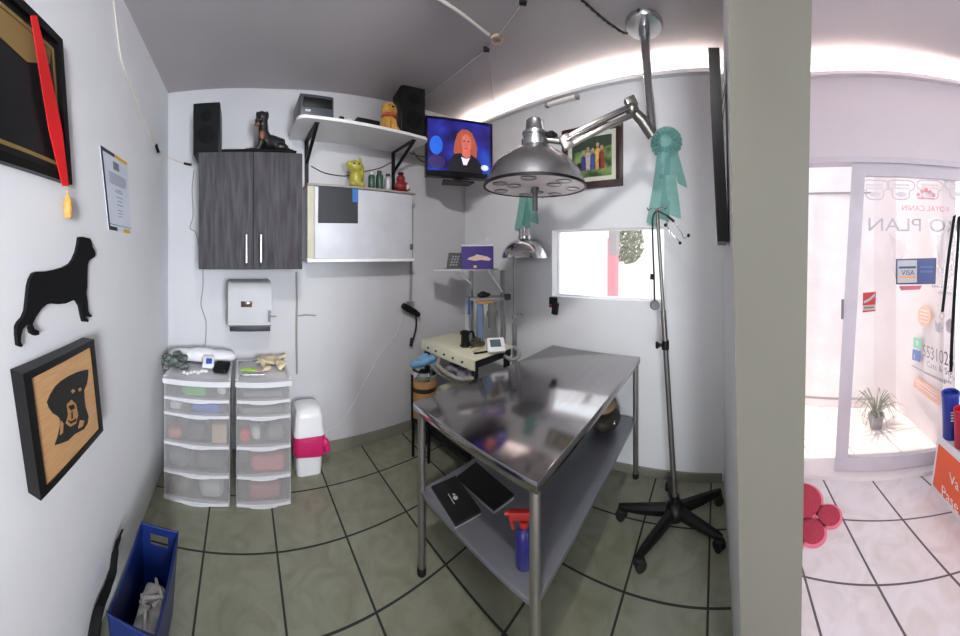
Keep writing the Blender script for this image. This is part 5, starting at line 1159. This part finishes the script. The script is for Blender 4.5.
el = [(924.5 + 6.5 * cos(k * pi / 10), 316 + 10.5 * sin(k * pi / 10)) for k in range(20)]
orb = swquad(el).build('orange_oval', mat('sign pale orange', (238, 184, 156), .6), sgn)
mb = MB()
for k in range(4): pa, pb = SW(921, 310 + k * 3.6, .005), SW(928, 312 + k * 3.6, .005); mb.prism([pa, pb, pb + UZ * .006, pa + UZ * .006], SN * .001)
mb.build('fine_print', MATS['icon white'], orb)
for pts in ([(935, 320), (938, 324), (941, 321), (943, 328), (941, 333), (936, 331)], [(946, 322), (950, 318), (954, 324), (952, 334), (947, 331)]): swquad(pts).build('animal_mark', mat('sign pale grey', (176, 168, 176), .6), sgn)
# stickers and lettering on the glass door
def GD(x, y, d=.040): return onP(x, y, WO + WN * d, WE)
def gquad(pts, d=.040, th_=.0015): mb = MB(); mb.prism([GD(x, y, d) for x, y in pts], WN * th_); return mb
dec = thing('door_lettering', 'mirrored shop lettering and paw marks stuck on the glass door', 'decal', GD(915, 235, .046))
def mtext(s_, x0, x1, yb_, yt_, name, m):
    p0, p1 = GD(x0, yb_, .052), GD(x1, yb_, .052); eu = (p1 - p0); eu.z = 0; w = eu.length; eu.normalize(); h = GD((x0 + x1) / 2, yt_).z - GD((x0 + x1) / 2, yb_).z
    mb = MB(); mb.text(s_, p0, eu, UZ, w=w, h=h, mirror=True); return mb.build(name, m, dec, recalc=False, flat=True)
dg = mat('glass lettering grey', (170, 160, 166), .5); dr_ = mat('glass lettering pink', (226, 130, 140), .5); dp = mat('glass outline grey', (190, 180, 186), .5)
mtext('ROYAL CANIN', 902, 949, 210.5, 205, 'red_lettering', dr_)
mtext('PRO PLAN', 868.5, 968, 231, 218, 'grey_lettering', dg)
mb = MB(); c = GD(926, 195, .052)
for (u, v, r_) in ((-.05, .0, .012), (-.025, .02, .013), (0, .03, .014), (.025, .02, .013), (.05, .0, .012)): mb.prism([c + WE * (u + r_ * cos(k * pi / 6)) + UZ * (v + r_ * sin(k * pi / 6)) for k in range(12)], WN * .001)
mb.prism([c + WE * -.055 + UZ * -.028, c + WE * .055 + UZ * -.028, c + WE * .055 + UZ * -.016, c + WE * -.055 + UZ * -.016], WN * .001); mb.build('crown_mark', dr_, dec)
for cx in (875, 901, 930, 958):
    c = GD(cx, 189.5, .052)
    half = [(0, .056), (.045, .058), (.078, .046), (.086, .022), (.076, .002), (.054, -.008), (.054, -.034), (.040, -.056), (0, -.062)]
    pts = smoothpath([c + WE * u + UZ * v for u, v in half + [(-u, v) for u, v in half[-2:0:-1]] + [half[0]]], 3)[:-1]
    mb = MB(); mb.tube(pts, .0035, 6, closed=True); pw_ = mb.build('paw_outline', dp, dec)
    mb = MB()
    for v in (.022, .002):
        for i in range(7): mb.prism([c + WE * (-.055 + i * .0155) + UZ * v, c + WE * (-.055 + i * .0155 + .011) + UZ * v, c + WE * (-.055 + i * .0155 + .011) + UZ * (v + .012), c + WE * (-.055 + i * .0155) + UZ * (v + .012)], WN * .001)
    mb.prism([c + WE * (.035 * cos(k * pi / 8)) + UZ * (-.030 + .016 * sin(k * pi / 8)) for k in range(16)], WN * .001); mb.build('paw_fill', mat('glass pale grey', (206, 198, 202), .6), pw_)
mb = MB(); rnd = random.Random(12)
for yy, x0, x1 in ((287.5, 932, 950), (294, 938, 952)):
    pa, pb = GD(x0, yy, .052), GD(x1, yy + 1, .052)
    for i in range(8): mb.prism([pa.lerp(pb, i / 8), pa.lerp(pb, (i + .6) / 8), pa.lerp(pb, (i + .6) / 8) + UZ * .018, pa.lerp(pb, i / 8) + UZ * .018], WN * .001)
mb.build('dotted_lettering', dp, dec)
faint = clear_mat('faint glass print', (186, 176, 184), .16, .5)
gquad([(889, 233), (893, 238), (899, 240), (905, 244), (908, 252), (903, 258), (903, 270), (897, 282), (892, 268), (893, 252)], .052).build('animal_print', faint, dec)
gquad([(938, 236), (946, 231), (954, 234), (957, 244), (953, 256), (955, 274), (946, 280), (938, 262), (936, 248)], .052).build('animal_print', faint, dec)
st = thing('card_sticker', 'blue and white rectangular payment card sticker on the glass door', 'sticker', GD(915, 284))
gquad([(896, 259), (936.5, 258), (935.5, 284), (896, 284.5)], .042).build('sticker_back', mat('sticker navy', (16, 28, 80), .4), st)
gquad([(897.5, 260.5), (917, 260), (917, 282.5), (897.5, 283)], .0405).build('white_half', mat('sticker white', (166, 168, 174), .4), st)
gquad([(918, 259.5), (935, 259), (934.5, 282.5), (918, 283)], .0405).build('blue_half', mat('sticker blue', (16, 38, 110), .4), st)
gquad([(899, 266.5), (916, 266.2), (916, 268.3), (899, 268.6)], .039).build('dark_bar', MATS['sticker navy'], st)
gquad([(898.5, 276.5), (916, 276.2), (916, 278.0), (898.5, 278.4)], .039).build('orange_bar', mat('sticker orange', (226, 140, 60), .4), st)
p0, p1 = GD(901.5, 275.2, .0385), GD(914.5, 275.2, .0385); eu = p1 - p0; eu.z = 0
mb = MB(); mb.text('VISA', p0, eu.normalized(), UZ, w=eu.length, h=GD(908, 270.3).z - GD(908, 275.2).z); mb.build('dark_lettering', MATS['sticker navy'], st, recalc=False, flat=True)
mb = MB()
for yy in (268, 272.5):
    pa, pb = GD(920.5, yy, .039), GD(933, yy, .039)
    for i in range(8): mb.prism([pa.lerp(pb, i / 8), pa.lerp(pb, (i + .7) / 8), pa.lerp(pb, (i + .7) / 8) + UZ * .012, pa.lerp(pb, i / 8) + UZ * .012], WN * .001)
mb.build('faint_lettering', mat('sticker pale blue', (58, 84, 150), .4), st)
s2 = thing('pink_strip', 'small pink strip sticker below the payment card sticker', 'sticker', GD(911, 290)); gquad([(899, 286), (922, 285.5), (920, 289.5), (901, 290.5)], .042).build('strip', mat('strip pink', (180, 92, 108), .5), s2)
s3 = thing('red_sticker', 'small red and white sticker at left edge of door glass', 'sticker', GD(869, 312))
gquad([(863, 292.5), (876, 291.5), (875.5, 311), (862.5, 312.5)], .042).build('sticker_back', mat('sticker pale', (180, 164, 160), .4), s3)
gquad([(863, 293), (876, 292), (875.5, 304.5), (862.8, 305.5)], .0405).build('red_field', mat('sticker red', (176, 40, 32), .4), s3)
gquad([(863.5, 301.5), (869, 298.5), (875, 293.2), (875, 296), (870, 300.5), (864, 303.5)], .039).build('swoosh', MATS['sticker white'], s3)
gquad([(864, 307), (874, 306.3), (874, 308), (864, 308.8)], .039).build('lettering_bar', mat('sticker grey', (120, 110, 112), .5), s3)
gquad([(862.5, 311), (875.5, 309.8), (875.5, 311), (862.5, 312.5)], .039).build('red_foot', MATS['sticker red'], s3)

# product stand with the orange poster at the right edge
A0 = onZ(931, 487, 0); A1 = onZ(960, 521, 0); e = (A1 - A0).normalized(); dpt = V(e.y, -e.x, 0)
if dpt.y > 0: dpt = -dpt
t = thing('display_stand', 'white display box with orange lettered front at right edge', 'stand', (A0 + A0 + e * .7) / 2 + dpt * .15)
def DS(x, y, d=0.0): return onP(x, y, A0, e) - dpt * d
ztop_ = DS(945, 440).z
def ds(u, z, d=0.0): return A0 + e * (u + .075 * z / ztop_) + UZ * z - dpt * d
mb = MB(); mb.prism([ds(0, 0), ds(.75, 0), ds(.75, ztop_), ds(0, ztop_)], dpt * .30); bxd = mb.build('stand_body', mat('white display board', (226, 222, 224), .4), t)
zo = ztop_ - .05
mb = MB(); mb.prism([ds(.018, .03, .001), ds(.75, .03, .001), ds(.75, zo, .001), ds(.018, zo, .001)], dpt * -.002); op = mb.build('orange_panel', mat('orange poster', (232, 92, 48), .45, var=.03), t)
def dtext(s_, x, y, h):
    p = DS(x, y, .0045); mb = MB(); mb.text(s_, p, e, UZ, h=h); mb.build('white_lettering', mat('poster white', (240, 236, 232), .5), op, recalc=False, flat=True)
dtext('Va', 950, 482, .055); dtext('Pase', 942.5, 495, .060)
# treat pouches on it
def pouch(x, yb_, wpx, h, m, label, dz=0, accent=None):
    c = DS(x, yb_); c = V(c.x, c.y, 0) + dpt * (.045 + dz); r_ = wpx / 302 * hypot(c.x, c.y) / 2; z0_ = ztop_
    t = thing('treat_tub', label, 'tub', V(c.x, c.y, z0_), group=None)
    mb = MB(); mb.lathe([(r_ * .82, 0), (r_ * .86, .004), (r_ * .95, h * .8), (r_ * .95, h - .02)], V(c.x, c.y, z0_), 28); bd = mb.build('tub_body', m, t)
    mb = MB(); mb.lathe([(r_ * .98, h - .022), (r_ * 1.02, h - .012), (r_ * 1.02, h - .004), (r_ * .94, h), (r_ * .80, h - .004), (r_ * .75, h - .03), (.0001, h - .03)], V(c.x, c.y, z0_), 28); mb.build('tub_rim', m, t)
    mb = MB(); up_d = V(-c.x, -c.y, 0).normalized(); sd = V(-up_d.y, up_d.x, 0)
    for k, zz in enumerate((.62, .56, .50, .44)):
        for i in range(3 if k else 4):
            an = (i - 1.5) * .16 + .25; q0 = V(c.x, c.y, z0_ + h * zz) + (up_d * cos(an) + sd * sin(an)) * (r_ * .955); tg = (-up_d * sin(an) + sd * cos(an))
            mb.prism([q0, q0 + tg * .008, q0 + tg * .008 + UZ * .007, q0 + UZ * .007], up_d * .0012)
    mb.build('print_marks', accent or MATS['poster white'], bd)
blue_t = mat('cobalt tub', (24, 48, 140), .35, var=.1); red_t = mat('crimson tub', (178, 26, 48), .35, var=.1)
pouch(944, 436, 19, .245, blue_t, 'blue tub at left end on the white display stand')
pouch(955, 442, 14, .20, red_t, 'red tub between two blue tubs on display stand', dz=-.01)
pouch(965.5, 448, 15, .19, blue_t, 'blue tub cut by the right edge of the picture on display stand', dz=-.015)
# leash hanging by the door
t = thing('leash', 'black dog leash hanging beside the glass door at right edge', 'leash', GD(953, 375, -.06))
hk = GD(957, 216, -.05)
def strap(mb, px, w, d=-.05):
    P_ = [GD(x, y, d) for x, y in px]; P_ = smoothpath(P_, 4)
    for i in range(len(P_) - 1): mb.prism([P_[i] - WE * w, P_[i] + WE * w, P_[i + 1] + WE * w, P_[i + 1] - WE * w], WN * .003)
mb = MB(); strap(mb, [(954.5, 216), (951.5, 236), (948, 262), (945, 290), (942.5, 312)], .0095); strap(mb, [(959, 216), (958, 245), (956, 275), (954, 305), (952, 340), (951, 372)], .0105); strap(mb, [(953.5, 217), (958, 214.5), (962, 216)], .008); mb.build('strap', black_matt, t)
mb = MB(); mb.cyl(hk + WN * .08, hk - WN * .012, .005); mb.build('hook', chrome, t)
mb = MB(); a = GD(942, 314, -.05); mb.tube([a + WE * (.014 * cos(k * pi / 6)) + UZ * (.02 * sin(k * pi / 6) - .012) for k in range(12)], .003, 6, closed=True); a = GD(951, 377, -.05); mb.tube([a + WE * (.016 * cos(k * pi / 6)) + UZ * (.02 * sin(k * pi / 6) - .012) for k in range(12)], .003, 6, closed=True); mb.build('snap_ring', chrome, t)

# =====================================================================  beyond the window
a = onX(613, 260, 3.3); t = thing('pink_post', 'pink painted post standing outside the window', 'post', V(3.3, a.y, 0))
MB().b2((3.25, a.y - .052, 0), (3.35, a.y + .052, EYE + .20)).build('post_body', mat('pink post paint', (214, 126, 136), .7), t)
MB().b2((3.24, a.y - .06, EYE + .0), (3.36, a.y + .03, 2.3)).build('post_upper', mat('grey post paint', (150, 140, 140), .7), t)
c = onX(629, 250, 3.75); t = thing('street_tree', 'small leafy tree seen through the right half of the window', 'tree', V(c.x, c.y, 0))
mb = MB(); tb_ = onX(614.5, 255, 3.75).y; mb.tube([V(c.x, tb_, 0), V(c.x, tb_, .9), V(c.x, tb_ - .02, 1.25), V(c.x, c.y + .02, 1.5)], .03, 8, [.03, .025, .02, .012]); mb.build('trunk', mat('bark', (96, 80, 66), .9), t)
mb = MB(); rnd = random.Random(21)
for i in range(520):
    while True:
        q = V(rnd.uniform(-1, 1), rnd.uniform(-1, 1), rnd.uniform(-1, 1))
        if q.length < 1: break
    p = c + V(q.x * .26, q.y * .20, q.z * .26 + .08); n_ = V(rnd.uniform(-1, 1), rnd.uniform(-1, 1), rnd.uniform(-1, 1)).normalized(); s_ = n_.orthogonal().normalized(); u_ = n_.cross(s_); L_ = rnd.uniform(.03, .055)
    mb.add([p - u_ * L_, p + s_ * L_ * .4, p + u_ * L_, p - s_ * L_ * .4], [(0, 1, 2, 3)])
mb.build('foliage', mat('street leaf', (122, 124, 92), .6, var=.5, scale=30), t, recalc=False, flat=True)

# =====================================================================  rear of the rooms (behind the camera)

# =====================================================================  rear of the front room (behind the viewer)
struct('wall_rear', MB().b2((-2.5, -3.3, 0), (.6, -3.18, ZC)), W_white, 'plain wall at the back of the front room', 'wall')
struct('wall_side', MB().b2((-2.5, -3.2, 0), (-2.38, .17, ZC)), W_white, 'plain side wall of the front room', 'wall')
struct('wall_return', MB().b2((-2.4, .05, 0), (XL - .12, .17, ZC)), W_white, 'short return wall beside the exam room', 'wall')

# =====================================================================  LIGHT AND CAMERA
w = bpy.data.worlds.new('sky'); S.world = w; w.use_nodes = True
bg = w.node_tree.nodes['Background']; bg.inputs['Color'].default_value = (.86, .93, 1.0, 1); bg.inputs['Strength'].default_value = 1.35
def light(name, kind, loc, energy, color=(1, 1, 1), size=1, size_y=None, target=None):
    d = bpy.data.lights.new(name, kind); d.energy = energy; d.color = color
    if kind == 'AREA':
        d.shape = 'RECTANGLE'; d.size = size; d.size_y = size_y or size
    o = bpy.data.objects.new(name, d); COL.objects.link(o); o.location = loc
    if target is not None: o.rotation_euler = (Vector(target) - Vector(loc)).to_track_quat('-Z', 'Y').to_euler()
    return o
sun = light('sun', 'SUN', (4, 2, 6), 2.0, (1, .93, .86)); sun.data.angle = .02
sun.rotation_euler = (Vector((-.05, -.18, -1))).to_track_quat('-Z', 'Y').to_euler()
# daylight portals in the door and the window
pc_ = Wp(.45, .97, .13)
p = light('door_portal', 'AREA', pc_, 1, size=1.1, size_y=1.9, target=pc_ - WN); p.data.cycles.is_portal = True
p = light('window_portal', 'AREA', (XR + .13, (wy0 + wy1) / 2, (wz0 + wz1) / 2), 1, size=.77, size_y=.46, target=(0, (wy0 + wy1) / 2, (wz0 + wz1) / 2)); p.data.cycles.is_portal = True
# unseen fill lamp added under the front room ceiling, behind the camera
cl = thing('front_fill_lamp', 'added flat white fill lamp on the front room ceiling behind the viewer', 'lamp', V(-.3, -1.5, ZC))
mb = MB(); mb.b2((-.6, -1.65, ZC - .04), (.0, -1.35, ZC - .001), .005); mb.build('lamp_body', white_plastic, cl)
light('front_fill_light', 'AREA', (-.3, -1.5, ZC - .05), 11, (1, .96, .92), .6, .3, target=(-.3, -1.5, 0))

# two area lights added behind the viewer to brighten the walls; no windows there
l1 = light('right_wall_fill_light', 'AREA', (-2.36, -.50, 1.35), 32, (.90, .95, 1), 1.0, 1.4, target=(1.79, .62, 1.2)); l1.data.spread = math.radians(120)
sw_ = Wp(1.95, 1.25, -.02)
l2 = light('left_wall_fill_light', 'AREA', sw_, 42, (.88, .93, 1), 1.2, 1.2, target=(-.5, 1.15, 1.4)); l2.data.spread = math.radians(85)

# fill lamp added over the viewer to brighten the far corner
cs = thing('corner_fill_lamp', 'added small white fill lamp above the viewer turned to the corner', 'lamp', V(.05, .12, ceil_z(0)))
sd_ = (V(1.55, 1.75, .95) - V(.05, .12, 2.33)).normalized()
MB().cyl(V(.05, .12, ceil_z(0) - .001), V(.05, .12, ceil_z(0) - .03), .06).build('fill_lamp_base', white_plastic, cs)
MB().cyl(V(.05, .12, ceil_z(0) - .045) - sd_ * .05, V(.05, .12, ceil_z(0) - .045) + sd_ * .05, .042, .055).build('fill_lamp_head', white_plastic, cs)
l3 = light('corner_fill_light', 'AREA', V(.05, .12, ceil_z(0) - .045) + sd_ * .056, 4.6, (1, .98, .96), .10, .10, target=(1.55, 1.75, .95)); l3.data.spread = math.radians(110)

cd = bpy.data.cameras.new('camera'); cam = bpy.data.objects.new('camera', cd); COL.objects.link(cam)
cam.location = (0, 0, EYE); yaw = th(480)
cam.rotation_euler = (pi / 2, 0, -yaw)
cd.type = 'PANO'; cd.panorama_type = 'CENTRAL_CYLINDRICAL'
cd.central_cylindrical_range_u_min = -480 / PXR; cd.central_cylindrical_range_u_max = 480 / PXR
cd.central_cylindrical_range_v_min = -(636 - PY0) / PXR; cd.central_cylindrical_range_v_max = PY0 / PXR
cd.central_cylindrical_radius = 1.0; cd.clip_start = .02
S.camera = cam
vs = S.view_settings; vs.view_transform = 'Standard'; vs.look = 'None'; vs.gamma = 1; vs.use_curve_mapping = False; vs.exposure = 0.95
S.cycles.use_denoising = True; S.cycles.max_bounces = 10; S.cycles.diffuse_bounces = 6; S.cycles.transparent_max_bounces = 24; S.cycles.caustics_reflective = False; S.cycles.sample_clamp_indirect = 8

# shared group phrases for the repeated things
for o in [k for k in bpy.data.objects if k.parent is None and 'label' in k.keys() and 'group' not in k.keys()]:
    b_ = o.name.split('.')[0]
    g_ = {'black_folder': 'black cases on the table lower shelf', 'treat_tub': 'tubs on the white display stand', 'speaker': 'black loudspeakers on back wall', 'bottle': 'bottles on the white cupboard', 'pen': 'pens on the cream cart', 'steel_tool': 'steel tools on the right drawer cart', 'tool_tray': 'trays in the right drawer cart', 'cable_clip': 'black clips on the ceiling cable', 'cable_plug': 'black plugs on the left corner cable', 'led_strip': 'light strips below the ceiling'}.get(b_)
    if b_ in ('packet', 'bag', 'box', 'jar', 'instrument_bundle', 'instrument_case', 'gauze_roll') and 'drawer' in o['label']: g_ = 'things kept in the clear drawers'
    if g_: o['group'] = g_
